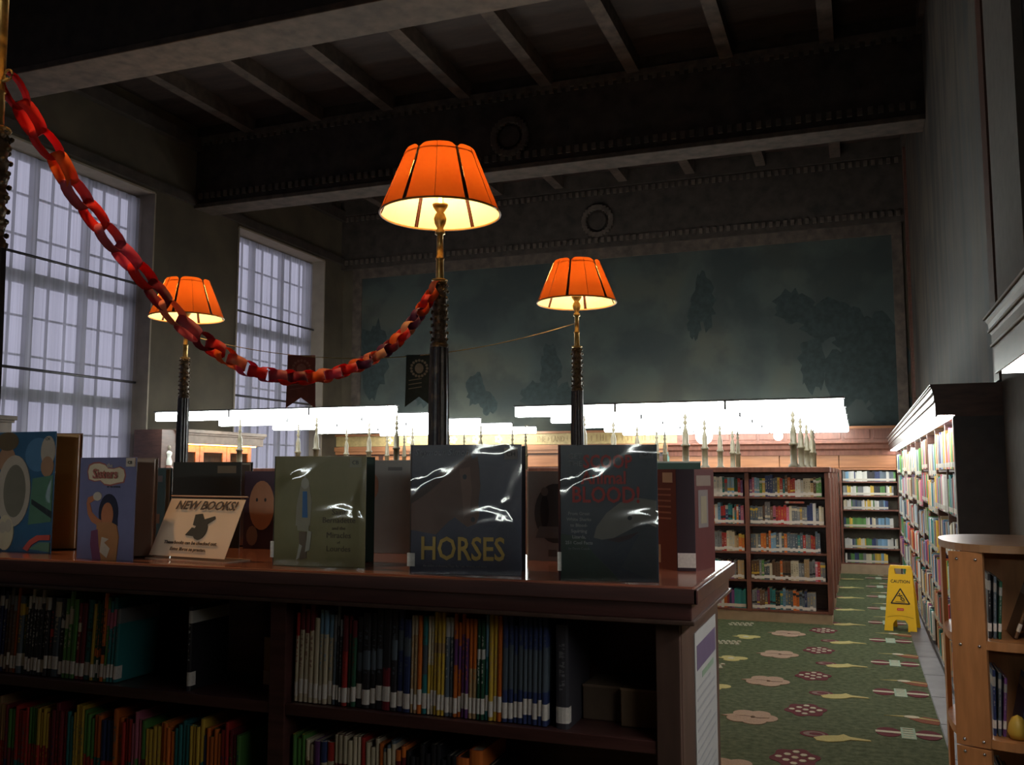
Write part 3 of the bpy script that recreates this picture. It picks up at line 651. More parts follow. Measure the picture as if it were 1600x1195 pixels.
text('HORSES', .0735, yl, o, (.123, -.0042, .034), name='title_lettering', align='CENTER', bold=.0012, sx=.765)
text('Seymour Simon', .0205, cmat((.22, .23, .27)), o, (.008, -.003, .272), name='author_lettering', shear=.2, bold=.0003)
text('the author of Amazing Dogs, Big Cats, Wolves, and more', .0072, cmat((.20, .2, .22)), o, (.03, -.003, .017), name='small_lettering', sx=.9)
MB().box(.221, .252, -.0024, -.0016, .262, .288).build('call_sticker', cmat((.16, .13, .12)), o, local=True); text('CH', .015, black, o, (.226, -.003, .269), name='call_letters')
MB().box(-.0085, .010, -.0028, .004, .017, .047).build('spine_label', labelm, o, local=True)
# shark book
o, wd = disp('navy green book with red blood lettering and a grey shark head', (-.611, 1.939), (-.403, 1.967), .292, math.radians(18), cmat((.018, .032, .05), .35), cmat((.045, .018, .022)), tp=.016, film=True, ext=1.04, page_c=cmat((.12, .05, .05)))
sg = cmat((.17, .16, .14)); sd = cmat((.035, .045, .055)); rl = cmat((.42, .035, .03)); wl = cmat((.26, .27, .28))
art(o, [([(.0, .0), (.0, .10), (.05, .09), (.07, .06), (.10, .03), (.13, .0)], cmat((.014, .04, .028))), ([(.075, .09), (.08, .115), (.10, .145), (.13, .168), (.165, .178), (.207, .175), (.207, .0), (.13, .03), (.17, .10), (.14, .095), (.12, .085), (.09, .095)], sd), ([(.072, .092), (.078, .115), (.10, .145), (.13, .168), (.165, .178), (.207, .172), (.207, .115), (.185, .125), (.165, .118), (.14, .105), (.115, .092), (.09, .088)], sg), (circ(.15, .135, .005, .005, 10), dk), ([(.10, .088), (.125, .083), (.15, .09), (.17, .106), (.15, .10), (.125, .094)], cmat((.03, .015, .02)))])
for s, q, x, z, m_, sxx in (('GET', .0165, .018, .262, wl, 1), ('THE', .0165, .018, .246, wl, 1), ('SCOOP', .040, .050, .242, rl, .80), ('on', .018, .036, .218, wl, 1), ('Animal', .038, .046, .208, rl, .92), ('BLOOD!', .048, .024, .168, rl, .84)):
    t = text(s, q, m_, o, (x, -.0042, z), name='title_lettering', bold=.001 if q > .03 else 0, sx=sxx)
    if s == 'on': t.rotation_euler = (PI / 2, -.6, 0)
for k, s in enumerate(('From Great', 'White Sharks', 'to Blood-', 'Squirting', 'Lizards,', '251 Cool Facts')):
    text(s, .0098, cmat((.30, .31, .30)), o, (.040, -.003, .140 - .0125 * k), name='small_lettering', align='CENTER', bold=.0002)
text('by Dawn Cusick', .007, cmat((.15, .16, .16)), o, (.040, -.003, .066), name='small_lettering', align='CENTER')
MB().box(.172, .202, -.0024, -.0016, .262, .287).build('call_sticker', cmat((.10, .11, .12)), o, local=True); text('CH', .014, black, o, (.178, -.003, .268), name='call_letters')
MB().box(-.0075, .001, -.0024, .004, .02, .06).build('spine_label', labelm, o, local=True)
# red book with its spine to the camera
p = at(1073, 892, Z=HC)
o = thing('display_book', 'reddish brown book standing with its spine forward at the right end', 'book', (p.x, p.y, HC), math.radians(8), 'new books displayed on the near bookcase')
rb = cmat((.11, .03, .028), .5); rb2 = cmat((.04, .022, .03), .5); rb3 = cmat((.20, .12, .10), .35)
MB().box(-.022, .022, -.004, 0, 0, .24).build('spine', rb2, o, local=True, bevel=.001)
MB().prism([(-.022, -.003), (-.090, .075), (-.087, .078), (-.019, 0)], 'z', 0, .24).build('back_cover', rb, o, local=True)
MB().prism([(.022, -.003), (.066, .11), (.063, .112), (.019, 0)], 'z', 0, .24).build('front_cover', rb, o, local=True)
MB().prism([(-.018, .002), (-.065, .062), (.045, .09), (.018, .002)], 'z', .004, .236).build('page_block', pages, o, local=True)
MB().box(-.020, .022, -.0055, -.0035, .008, .042).build('spine_label', labelm, o, local=True)
text('AMERICAN HISTORY', .016, cmat((.22, .10, .14)), o, (.006, -.0048, .07), rot=(PI / 2, -PI / 2, 0), name='spine_lettering') if False else None
ux = Vector((-.068, .078)).normalized()
def onback(a, b, z0, z1, m_, nm, e=.0008):
    n_ = Vector((-ux.y, ux.x)); n_ = Vector((-.754, -.657))
    P0 = Vector((-.022, -.003)) + ux * a; P1 = Vector((-.022, -.003)) + ux * b
    return MB().prism([tuple(P0), tuple(P1), tuple(P1 + n_ * e), tuple(P0 + n_ * e)], 'z', z0, z1).build(nm, m_, o, local=True)
onback(.062, .098, .015, .058, cmat((.36, .26, .20)), 'barcode_label'); onback(.012, .050, .208, .232, cmat((.42, .33, .30)), 'barcode_label')
for k in range(6): onback(.02, .095, .19 - .014 * k, .194 - .014 * k, cmat((.26, .12, .10)), 'text_line', .0005)
uf = Vector((.044, .113)).normalized()
for a, b, z0, z1, m_ in ((.01, .10, .20, .225, cmat((.24, .18, .14))), (.02, .08, .10, .19, cmat((.20, .17, .16))), (.035, .07, .11, .175, cmat((.28, .24, .16)))):
    P0 = Vector((.022, -.003)) + uf * a; P1 = Vector((.022, -.003)) + uf * b; n_ = Vector((.93, -.36)) * (.0006 + (b < .08) * .0004)
    MB().prism([tuple(P0), tuple(P0 + n_), tuple(P1 + n_), tuple(P1)], 'z', z0, z1).build('cover_picture', m_, o, local=True)
# back row, showing their other covers
def back_book(label, xa, xb, ytop, front, Y=2.40, extra=None, w=None):
    A = at(xa, ytop, Y=Y); Bp = at(xb, ytop, Y=Y); h = A.z - HC
    o, wd = disp(label, (A.x, Y), (Bp.x, Y + .005), h, math.radians(14), front, front, tp=.012)
    if extra: extra(o, wd, h)
    return o
back_book('small dark teal book standing behind the lavender book', 214, 258, 731, cmat((.035, .07, .08)), extra=lambda o, w_, h: (MB().box(w_ * .62, w_ * .9, -.0022, -.0016, h - .045, h - .025).build('small_label', cmat((.14, .11, .12)), o, local=True), MB().box(.02, w_ * .85, -.0022, -.0016, .07, .1).build('brown_patch', cmat((.16, .08, .05)), o, local=True)))
back_book('black book with a small tan label standing behind the acrylic sign', 272, 376, 722, cmat((.025, .026, .022)), extra=lambda o, w_, h: MB().box(w_ * .66, w_ * .93, -.0022, -.0016, h - .035, h - .012).build('small_label', cmat((.15, .12, .08)), o, local=True))
back_book('dark purple book showing a large pinkish face, left of the olive book', 384, 470, 736, cmat((.05, .03, .055)), extra=lambda o, w_, h: art(o, [(circ(.062, h * .56, .045, .075, 22), skin), (circ(.045, h * .63, .004, .006, 8), dk), (circ(.075, h * .63, .004, .006, 8), dk), (circ(.03, .04, .02, .03, 12), cmat((.20, .14, .12)))]))
back_book('plain grey jacketed book standing between the olive and navy books', 583, 655, 719, cmat((.17, .165, .155), .3), extra=lambda o, w_, h: (MB().box(.05, .095, -.0022, -.0016, h - .03, h - .02).build('title_strip', cmat((.08, .08, .08)), o, local=True), art(o, [(circ(.004, h * .72, .016, .035, 14), cmat((.25, .13, .08)))])))
back_book('pale grey book with a dark oval photograph, between the navy books', 826, 915, 736, cmat((.21, .19, .175), .35), Y=2.34, extra=lambda o, w_, h: (art(o, [(circ(.075, h * .53, .058, .078, 26), cmat((.05, .05, .05))), (circ(.045, h * .55, .012, .045, 12), cmat((.02, .02, .022))), (circ(.045, h * .77, .010, .012, 10), cmat((.12, .11, .10))), ([(.02, .06), (.14, .06), (.12, .09), (.03, .09)], cmat((.11, .11, .11)))]), MB().box(.055, .078, -.0022, -.0016, .012, .03).build('publisher_mark', cmat((.09, .08, .07)), o, local=True)))
back_book('dark green book standing behind the red book near the right end', 1012, 1094, 722, cmat((.025, .07, .05)), Y=2.42, extra=lambda o, w_, h: MB().box(0, w_, -.002, .012, h - .002, h + .002).build('pale_top_edge', cmat((.5, .55, .5)), o, local=True))

# acrylic sign: NEW BOOKS!
sg_ = thing('acrylic_sign_holder', 'tilted acrylic holder with a printed card about new books', 'sign', (-1.822, 2.036, HC), math.atan2(-.044, .291))
hs, ws = .168, .292
lean = math.radians(25)
def SP(x, z, e=0): return (x + .06 * z / hs * 0, z * math.sin(lean) - e * math.cos(lean), .004 + z * math.cos(lean) + 0 + e * -math.sin(lean) * -0)
sh = .16
fr_ = bpy.data.objects.new('card_plane', None)
def slab(x0, x1, z0, z1, e0, e1):
    vs = []
    for e in (e0, e1):
        for (x, z) in ((x0, z0), (x1, z0), (x1, z1), (x0, z1)):
            vs.append((x, z * math.sin(lean) - e * math.cos(lean), .004 + z * math.cos(lean) + e * math.sin(lean)))
    m = MB(); m.add(vs, [(0, 1, 2, 3), (7, 6, 5, 4), (0, 4, 5, 1), (1, 5, 6, 2), (2, 6, 7, 3), (3, 7, 4, 0)]); return m
HS = .178
slab(.004, ws - .004, .006, HS - .006, 0, .0006).build('printed_card', mat('peach_card', (.92, .66, .50), .6, var=.03), sg_, local=True)
slab(0, ws, 0, HS, .0012, .003).build('acrylic_front', clear_m, sg_, local=True)
acr = mat('acrylic_edge', (.62, .42, .3), .15, var=.05)
slab(0, ws, HS, HS + .003, -.002, .003).build('acrylic_edge', acr, sg_, local=True)
MB().box(0, ws, -.008, .09, 0, .003).build('acrylic_foot', acr, sg_, local=True)
def stext(s, size, x, z, **k):
    return text(s, size, k.pop('m', cmat((.10, .07, .06))), sg_, (x, z * math.sin(lean) - .0036 * math.cos(lean), .004 + z * math.cos(lean) + .0036 * math.sin(lean)), rot=(PI / 2 - lean, 0, 0), name='lettering', align='CENTER', **k)
stext('NEW BOOKS!', .035, ws * .52, .140, shear=.22, sx=1.05, bold=.0007)
stext('These books can be checked out.', .0125, ws * .5, .040, sx=1.18, bold=.0004)
stext('Estos libros se prestan.', .0125, ws * .5, .022, sx=1.15, bold=.0004)
bk = MB()
pc = cmat((.06, .055, .05))
for (pts, e) in (([(.125, .125), (.15, .128), (.165, .112), (.20, .122), (.205, .115), (.165, .088), (.13, .095)], .0034), ([(.115, .066), (.165, .062), (.17, .082), (.13, .088)], .0034), (circ(.165, .080, .024, .026, 16), .0035)):
    vs = [(x, z * math.sin(lean) - ee * math.cos(lean), .004 + z * math.cos(lean) + ee * math.sin(lean)) for ee in (e, .001) for x, z in pts]
    n = len(pts); bk.add(vs, [tuple(range(n)), tuple(range(2 * n - 1, n - 1, -1))]); bk.add(vs, [(i, i + n, (i + 1) % n + n, (i + 1) % n) for i in range(n)])
bk.build('book_emblem', pc, sg_, local=True)

# ================================================================== ROWS OF BOOKCASES
SHZ = (1.345, 1.045, .745, .445, .13)
CW = 'red brown wooden bookcase'
def row_case(x0, x1, y, label, nb_, detail=True, depth=.58):
    o = thing('double_sided_bookcase', label, 'bookcase', ((x0 + x1) / 2, y + depth / 2, 0), group='bookcase rows under the fluorescent lights')
    MB().box(x0 + .01, x1 - .01, y + .015, y + depth - .015, 0, .105).build('plinth', cream, o)
    MB().box(x0 - .015, x1 + .015, y - .02, y + depth + .02, 1.61, 1.668).build('top_board', wood_red, o, bevel=.006)
    for xx in (x0, x1 - .045):
        e = MB().box(xx, xx + .045, y, y + depth, .105, 1.61).build('end_panel', wood_red, o, bevel=.004)
    for s in (0, 1, 2):
        MB().box(x1, x1 + .008, y + .04 + s * .18, y + .16 + s * .18, .16, 1.55).build('raised_panel', wood_red, o, bevel=.003)
    MB().box(x0 + .045, x1 - .045, y + depth / 2 - .01, y + depth / 2 + .01, .105, 1.61).build('back_panel', wood_deep, o)
    bw = (x1 - x0 - .045) / nb_
    for k in range(1, nb_): MB().box(x0 + bw * k, x0 + bw * k + .045, y, y + depth, .105, 1.61).build('divider', wood_red, o, bevel=.003)
    for k in range(nb_):
        for z in SHZ:
            MB().box(x0 + .045 + bw * k, x0 + bw * (k + 1), y + .008, y + depth - .008, z - .022, z).build('shelf', wood_red, o)
    return o, bw
YR = [10.51 + 1.42 * k for k in range(4)]
ORD = ('nearest', 'second', 'third', 'farthest')
XA, XB = -3.7, -.30
LXA, LXB = -9.1, -5.35
bwr = bwl = 0
for k, y in enumerate(YR):
    depth = .58
    _, bwr = row_case(XA, XB, y, '%s red brown bookcase row right of the centre aisle, cream plinth' % ORD[k], 4)
    _, bwl = row_case(LXA, LXB, y, '%s red brown bookcase row left of the centre aisle, cream plinth' % ORD[k], 4)
# books on the nearest right row: two bays in view
MID = ['navy', 'teal', 'red', 'cream', 'orange', 'light blue', 'grey', 'slate', 'dark green', 'brown', 'white', 'maroon', 'pink', 'tan', 'yellow', 'purple']
WSH = ('top', 'second', 'third', 'fourth', 'bottom')
x1b = XA + bwr * 3 + .05; x2b = XB - .05
x1a = XA + bwr * 2 + .05; x2a = XA + bwr * 3 - .005
mid_specs = {
 0: [('purple', 1), ('pink', 1), ('light blue', 2), ('green', 1), ('yellow', 1), ('navy', 3), ('slate', 2), ('yellow', 1), ('red', 1), ('teal', 1), ('brown', 1), ('orange', 1), ('red', 2), ('white', 3), ('cream', 3), ('tan', 1), ('brown', 1), ('green', 2), ('brown', 1), ('grey', 2)],
 1: [('slate', 3), ('grey', 2), ('brown', 1), ('grey', 2), ('brown', 1), ('pink', 1), ('red', 4), ('pink', 1), ('cream', 1), ('grey', 3), ('tan', 1), ('grey', 2), ('navy', 2), ('white', 1), ('slate', 1), ('cream', 3), ('white', 2)],
 2: [('slate', 2), ('cream', 1), ('slate', 1), ('orange', 2), ('brown', 1), ('orange', 1), ('light blue', 2), ('slate', 1), ('white', 1), ('slate', 1), ('orange', 1), ('slate', 4), ('teal', 1), ('slate', 1), ('red', 1), ('grey', 2), ('red', 2), ('slate', 2)],
 3: [('brown', 3), ('grey', 1), ('green', 1), ('slate', 2), ('cream', 1), ('brown', 3), ('orange', 1), ('brown', 3), ('cream', 3), ('grey', 2), ('tan', 2), ('grey', 2), ('pink', 1), ('red', 1), ('grey', 2)],
 4: [('grey', 2), ('purple', 1), ('brown', 2), ('slate', 1), ('maroon', 1), ('teal', 2), ('black', 2), ('teal', 1), ('light blue', 1), ('slate', 3), ('orange', 2), ('slate', 2), ('navy', 1), ('grey', 3)]}
vb0 = []
for i, z in enumerate(SHZ):
    sp_ = [(cn, cnt, .026, R.choice((.205, .215, .20, .225, .19)), .17, R.choice(('white', 'cream', 'black', 'yellow')), R.choice(((2, 2), (2, 2), (.75, .88), (.3, .4)))) for cn, cnt in mid_specs[i]]
    shelf_run(x1b, x2b - R.uniform(.0, .03), YR[0] + .025, z, sp_, '%s shelf, right bay of aisle bookcase' % WSH[i], 'books in the nearest aisle bookcase', fine=False)
    vb0.append((x1a, x1a + .40 if i < 4 else x2a, z)); i < 4 and shelf_run(x1a + .42, x2a, YR[0] + .025, z, rnd_spec(22, MID, .026, .21, .17), '%s shelf, second bay of aisle bookcase' % WSH[i], 'books in the nearest aisle bookcase', fine=False)
fb_ = place_book(XA + bwr * 3 + .42, YR[0] + .03, SHZ[1] + .24, .02, .15, .20, (.6, .16, .12), 'red', PD['white'], (2, 2), 'lying flat across the row, second shelf, nearest aisle bookcase', 'books in the nearest aisle bookcase', fine=False)
fb_.rotation_euler = (0, PI / 2, 0)

# ------------------------------------------------------------------ mixed book rows too small to pick apart: one object
class VB:
    def __init__(s): s.v = []; s.f = []; s.c = []
    def box(s, x0, x1, y0, y1, z0, z1, c):
        n = len(s.v); s.v += [(x0, y0, z0), (x1, y0, z0), (x1, y1, z0), (x0, y1, z0), (x0, y0, z1), (x1, y0, z1), (x1, y1, z1), (x0, y1, z1)]
        for f in ((0, 3, 2, 1), (4, 5, 6, 7), (0, 1, 5, 4), (1, 2, 6, 5), (2, 3, 7, 6), (3, 0, 4, 7)): s.f.append(tuple(i + n for i in f)); s.c.append(c)
    def book(s, a, b, y, d, z, h, c, ax):
        m = .0008
        if ax == 'x': s.box(a, b, y, y + d, z, z + h, c); s.box(a - m, b + m, y - m, y + .01, z + .012, z + .045, (.6, .57, .5))
        else: s.box(y, y + d, a, b, z, z + h, c); s.box(y - m, y + .01, a - m, b + m, z + .012, z + .045, (.6, .57, .5))
    def run(s, a, b, y, z, names, t, h, ax='x', d=.16, gain=1.0):
        p = a
        while p < b - t:
            tt = t * R.uniform(.7, 1.3); cn = R.choice(names)
            for _ in range(R.choice((1, 1, 2, 3))):
                if p + tt > b: break
                s.book(p, p + tt - .001, y + R.uniform(0, .012), d, z, h * R.uniform(.88, 1.04), shade(PD[cn], gain * R.uniform(.8, 1.3)), ax); p += tt
    def build(s, name, label, group=None):
        me = bpy.data.meshes.new(name); me.from_pydata(s.v, [], s.f); me.materials.append(vbook_m)
        ca = me.color_attributes.new('Col', 'FLOAT_COLOR', 'CORNER')
        data = []
        for f, c in zip(s.f, s.c): data += list(tuple(c) + (1,)) * len(f)
        ca.data.foreach_set('color', data)
        o = bpy.data.objects.new(name, me); COL.objects.link(o); tag(o, label, 'books', group, 'stuff'); return o
vb = VB()
for a_0, b_0, z_0 in vb0: vb.run(a_0, b_0, YR[0] + .025, z_0, MID, .028, .21)
for k, y in enumerate(YR):
    for i, z in enumerate(SHZ):
        for b_ in range(4):
            if k == 0 and b_ >= 2: continue
            vb.run(XA + bwr * b_ + .05, XA + bwr * (b_ + 1) - .005, y + .025, z, MID, .028, .21)
        if k == 0 or i < 2:
            for b_ in range(4): vb.run(LXA + bwl * b_ + .05, LXA + bwl * (b_ + 1) - .05, y + .025, z, MID, .028, .21)
vb.build('shelved_books', 'mixed books filling the farther aisle bookcase rows, partly hidden')

# ================================================================== FAR WALL BOOKCASE, PANELLING
FZ = (1.471, 1.245, 1.02, .735, .405, .17)
fc = thing('wall_bookcase', 'golden oak wall bookcase with six shelves along the far wall', 'bookcase', (-1.2, 16.1, 0))
fx0, fx1, fy = -3.07, .615, 15.98
MB().box(fx0, fx1, fy - .02, YF - .001, 0, .148).build('plinth', cream, fc)
MB().box(fx0, fx1, YF - .03, YF - .002, .148, 1.68).build('back_panel', mat('olive_back_board', (.16, .15, .11), .7), fc)
ends = [fx0, -2.16, -1.225, -.29, fx1 - .035]
for x in ends: MB().box(x, x + .035, fy, YF - .03, .148, 1.66).build('divider', wood_red, fc)
for k in range(4):
    for z in FZ: MB().box(ends[k] + .035, ends[k + 1], fy + .005, YF - .03, z - .022, z).build('shelf', wood_red, fc)
MB().box(fx0, fx1, fy - .01, fy + .05, 1.655, 1.685).build('shelf_rail', wood_gold, fc)
for k in range(4): MB().box(ends[k] + .006, ends[k + 1] - .004, fy + .02, fy + .05, 1.69, 1.90).build('lit_panel', wood_gold, fc, bevel=.004)
MB().prism([(fy - .10, 2.12), (fy - .10, 2.09), (fy - .06, 2.06), (fy - .05, 2.0), (fy - .02, 1.97), (fy - .01, 1.895), (YF - .02, 1.895), (YF - .02, 2.12)], 'x', fx0, fx1 + .2).build('cornice', wood_red, fc)
vf = VB()
for k in range(4):
    for i, z in enumerate(FZ):
        a, b = ends[k] + .05, ends[k + 1] - .02
        if k == 2 and i in (1, 3, 4): continue
        fill = (1, .97, .84, .95, 1.0, .8)[i] if k == 3 else R.uniform(.6, 1)
        vf.run(a, a + (b - a) * fill, fy + .03, z, ['white', 'white', 'cream', 'black', 'navy', 'light blue', 'yellow', 'slate', 'white', 'grey', 'green'], .026, .155 if i else .165, d=.13)
# the rest of the far wall: panelling, gilded frieze, second wall case
pn = struct('wall_panelling', MB().box(XL, -3.10, YF - .12, YF, 0, 2.36), wood_deep)
for k in range(7):
    a = XL + .1 + k * .95
    if a + .85 > -3.12: break
    MB().box(a, a + .85, YF - .15, YF - .12, 1.72, 1.94).build('panel', wood_gold, pn, bevel=.01)
    MB().box(a, a + .85, YF - .15, YF - .12, .2, 1.55).build('panel', wood_red, pn, bevel=.01)
struct('trim_8', MB().box(XL, -2.95, YF - .17, YF - .03, 2.13, 2.35), gilt); struct('trim_11', MB().box(-2.95, XR, YF - .17, YF - .03, 2.13, 2.35), wood_red)
struct('trim_9', MB().box(XL, -3.10, YF - .24, YF - .12, 2.03, 2.12).box(XL, -3.10, YF - .20, YF - .12, 1.97, 2.03), wood_gold)
struct('trim_10', MB().box(XL, XR, YF - .22, YF - .02, 2.33, 2.37), wood_gold)
frz = bpy.data.objects['trim_8']
a_, b_ = at(838, 690, Y=YF - .17), at(892, 690, Y=YF - .17)
text('THE + LAND + OF', .155, gilt_dark, frz, (a_.x, YF - .1745, 2.175), name='frieze_lettering', ext=.002, sx=.62)
gl = MB(); x = at(915, 690, Y=YF - .17).x
while x < -3.2: gl.box(x, x + .022, YF - .175, YF - .17, 2.18, 2.18 + R.choice((.10, .12))); x += R.choice((.05, .07, .10))
gl.build('worn_letter_strokes', gilt_dark, frz)
for k in range(12):
    x = -8.6 + k * .46
    if x > a_.x - .3: break
    q = MB()
    for a in range(5): q.prism(circ(x + .05 * math.cos(a * 2 * PI / 5), 2.24 + .05 * math.sin(a * 2 * PI / 5), .03, .03, 8), 'y', YF - .18, YF - .17)
    q.build('painted_flower', cmat((.6, .52, .36)), frz)
for k in range(9):
    x = -2.9 + .45 * k
    if x < .6: MB().box(x, x + .40, YF - .185, YF - .17, 2.16, 2.31).build('frieze_panel', wood_red, bpy.data.objects['trim_11'], bevel=.006)
do = struct('door_1', MB().box(-3.98, -3.12, YF - .17, YF - .12, 0, 1.98), mat('dark_door_opening', (.03, .022, .028), .5))
MB().box(-4.06, -3.98, YF - .2, YF - .12, 0, 1.98).build('door_frame', wood_red, do); MB().box(-3.12, -3.08, YF - .2, YF - .12, 0, 1.98).build('door_frame', cmat((.12, .25, .22)), do)
MB().box(-3.93, -3.17, YF - .178, YF - .17, 1.0, 1.9).build('door_panel', wood_deep, do, bevel=.01)
MB().lathe([(.01, 0), (.03, .01), (.03, .04), (.01, .05)], (-3.2, YF - .19, .95), 10).build('door_knob', brass, do)
wc = thing('wall_bookcase', 'low golden wall bookcase on the far wall left of the dark door', 'bookcase', (-6, 16.0, 0))
MB().box(-8.9, -4.3, 15.9, 16.17, 0, .12).build('plinth', cream, wc)
MB().box(-8.92, -4.28, 15.87, 16.17, 1.66, 1.70).build('top_board', wood_gold, wc, bevel=.004)
for k in range(6): MB().box(-8.9 + .912 * k, -8.86 + .912 * k, 15.9, 16.17, .12, 1.66).build('divider', wood_gold, wc)
MB().box(-8.9, -4.3, 16.14, 16.17, .12, 1.66).build('back_panel', wood_red, wc)
for k in range(5):
    for z in (1.38, 1.08, .78, .45, .14):
        MB().box(-8.86 + .912 * k, -7.99 + .912 * k, 15.91, 16.14, z - .022, z).build('shelf', wood_red, wc)
        vf.run(-8.84 + .912 * k, -8.02 + .912 * k, 15.93, z, ['white', 'cream', 'teal', 'yellow', 'navy'], .026, .19, d=.14)
vf.build('shelved_books', 'small pale books on the far wall shelves behind the aisle')

# ================================================================== RIGHT WALL TALL CASES
RZ = (1.63, 1.32, 1.0, .69, .38, .08)
BO = (0, .0, .05, -.01, .05, .01, .045, .0, .05, .02)
def tall_case(y0, y1, nbay, label):
    o = thing('tall_bookcase', label, 'bookcase', (.75, (y0 + y1) / 2, 0), group='tall bookcases along the right wall')
    xf, xb = .60, XR - .005
    MB().box(xf - .01, xb, y0, y1, 0, .058).build('plinth', stone_f, o)
    MB().box(xf - .02, xb, y0, y0 + .035, .0, 1.965).build('end_panel', mat('black_brown_end', (.045, .035, .035), .5, var=.15), o, bevel=.003)
    MB().box(xf - .02, xb, y1 - .035, y1, .0, 1.965).build('end_panel', wood_deep, o, bevel=.003)
    MB().box(xf - .024, xf - .018, y0 - .002, y0 + .03, .06, 1.955).build('edge_strip', cmat((.55, .52, .5)), o)
    prof = [(xb, 1.962), (.59, 1.962), (.59, 1.972), (.49, 1.972), (.485, 1.96), (.478, 1.96), (.478, 2.05), (.472, 2.06), (.472, 2.10), (.466, 2.11), (.462, 2.14), (.455, 2.15), (.452, 2.172), (xb, 2.172)]
    MB().prism(prof, 'y', y0, y1).build('cornice', wood_deep, o)
    c2 = MB()
    for z, x in ((2.155, .449), (2.108, .462), (2.056, .469)): c2.box(x - .003, x + .003, y0 + .01, y1, z, z + .008)
    c2.build('cornice_bead', mat('silvered_bead', (.42, .40, .38), .3, var=.05), o)
    MB().box(.495, .585, y0 + .04, y1 - .04, 1.957, 1.968).build('light_diffuser', val_m, o)
    MB().box(xb - .02, xb, y0 + .035, y1 - .035, .06, 1.955).build('back_panel', wood_deep, o)
    bw = (y1 - y0 - .035) / nbay
    for k in range(1, nbay): MB().box(xf + .005, xb - .02, y0 + bw * k, y0 + bw * k + .03, .06, 1.955).build('divider', wood_deep, o)
    for k in range(nbay):
        for z in [q_ - BO[k] for q_ in RZ]: MB().box(xf + .02, xb - .02, y0 + bw * k + .035, y0 + bw * (k + 1), z - .02, z).build('shelf', wood_deep, o)
    return o, bw
tc_, bwt = tall_case(6.49, 15.95, 10, 'long tall dark bookcase with lit cornice along the right wall')
tc2, bwt2 = tall_case(.55, 3.73, 3, 'dark lit cornice of a tall bookcase at the upper right edge')
RC = ['white', 'cream', 'light blue', 'red', 'navy', 'yellow', 'green', 'grey', 'tan', 'teal', 'pink', 'slate', 'orange', 'purple', 'brown', 'white']
vr = VB()
RS = ('top', 'second', 'third', 'fourth', 'fifth', 'bottom')
for k in range(10):
    for i, z in enumerate([q_ - BO[k] for q_ in RZ]):
        a = 6.49 + bwt * k + .045; b = 6.49 + bwt * (k + 1) - .02
        h = .27 if i in (0, 1) else .255
        if False: shelf_run(a, b - R.uniform(0, .1), .585, z, rnd_spec(44, RC, .034, h, .19), '%s shelf, %s bay of tall right-wall case' % (RS[i], 'nearest'), 'books in the tall right-wall bookcase', fine=False, rz=-PI / 2)
        else: vr.run(a, b - R.uniform(0, .12), .575 + R.uniform(0, .03), z, RC, .034, h, 'y', .20, 1.35)
vr.build('shelved_books', 'bright mixed books in farther bays of the tall right-wall bookcase')

# ================================================================== LEFT WALL CABINETS
def wall_cabinet(y0, y1, z1, label, lit=True):
    o = thing('glass_door_cabinet', label, 'cabinet', (-9.6, (y0 + y1) / 2, 0), group='cabinets along the left wall')
    xf = -9.42
    c = MB().box(XL, xf - .03, y0, y0 + .03, 0, z1).box(XL, xf - .03, y1 - .03, y1, 0, z1).box(XL, xf - .03, y0, y1, z1 - .03, z1).box(XL, XL + .02, y0, y1, 0, z1).box(XL, xf - .03, y0, y1, 0, .3)
    c.build('carcass', wood_red, o)
    MB().box(XL, xf + .14, y0 - .03, y1 + .12, z1, z1 + .16).box(XL, xf + .18, y0 - .03, y1 + .16, z1 + .16, z1 + .21).box(XL, xf + .16, y0 - .03, y1 + .14, z1 + .13, z1 + .16).build('cornice', mat('greyed_oak_cornice', (.15, .105, .08), .6), o, bevel=.004)
    MB().box(XL, xf + .12, y0 - .33, y0 - .03, 0, z1 + .19).build('side_pier', wood_deep, o, bevel=.005)
    n = 3; wdt = (y1 - y0) / n
    for k in range(n):
        a, b = y0 + wdt * k + .005, y0 + wdt * (k + 1) - .005
        d = MB().box(xf - .03, xf, a, a + .09, .32, z1 - .02).box(xf - .03, xf, b - .09, b, .32, z1 - .02).box(xf - .03, xf, a + .09, b - .09, z1 - .12, z1 - .02).box(xf - .03, xf, a + .09, b - .09, .32, .45).build('door', wood_gold, o, bevel=.003)
        MB().box(xf - .02, xf - .012, a + .09, b - .09, .45, z1 - .12).build('glass_pane', glass_m, d)
        MB().box(xf, xf + .012, b - .05, b - .04, 1.5, 1.6).build('handle', brass, d)
        MB().box(XL + .03, xf - .04, a, b, 1.15, 1.17).build('shelf', wood_deep, o)
    if lit: MB().box(xf + .03, xf + .10, y0 + .05, y1 - .02, z1 - .012, z1 - .001).build('strip_lamp', warm_m, o)
wall_cabinet(10.86 + .06, 12.85, 2.04, 'cabinet with lit glass doors and pale cornice between the two windows')
wall_cabinet(6.25, 7.95, 2.06, 'cabinet with pale cornice below and left of the near window', lit=False)
# figurine on the left row
fp = at(262, 745, Y=10.75)
fg = thing('white_figurine', 'small white draped figurine with a dark head, beside the black book', 'figurine', (fp.x, 10.75, 1.668))
z0 = 1.668; 
MB().lathe([(.07, 0), (.07, .02), (.05, .03), (.05, .05)], (fp.x, 10.75, z0), 14).build('base', wood_red, fg)
MB().lathe([(.05, .05), (.055, .10), (.04, .15), (.035, .17), (.05, .21), (.05, .235), (.03, .25), (.016, .26)], (fp.x, 10.75, z0), 16).build('draped_body', marble, fg)
MB().lathe([(.014, .255), (.026, .275), (.032, .30), (.026, .325), (.008, .34), (.0, .342)], (fp.x, 10.75, z0), 14).build('head', cmat((.2, .17, .13)), fg)

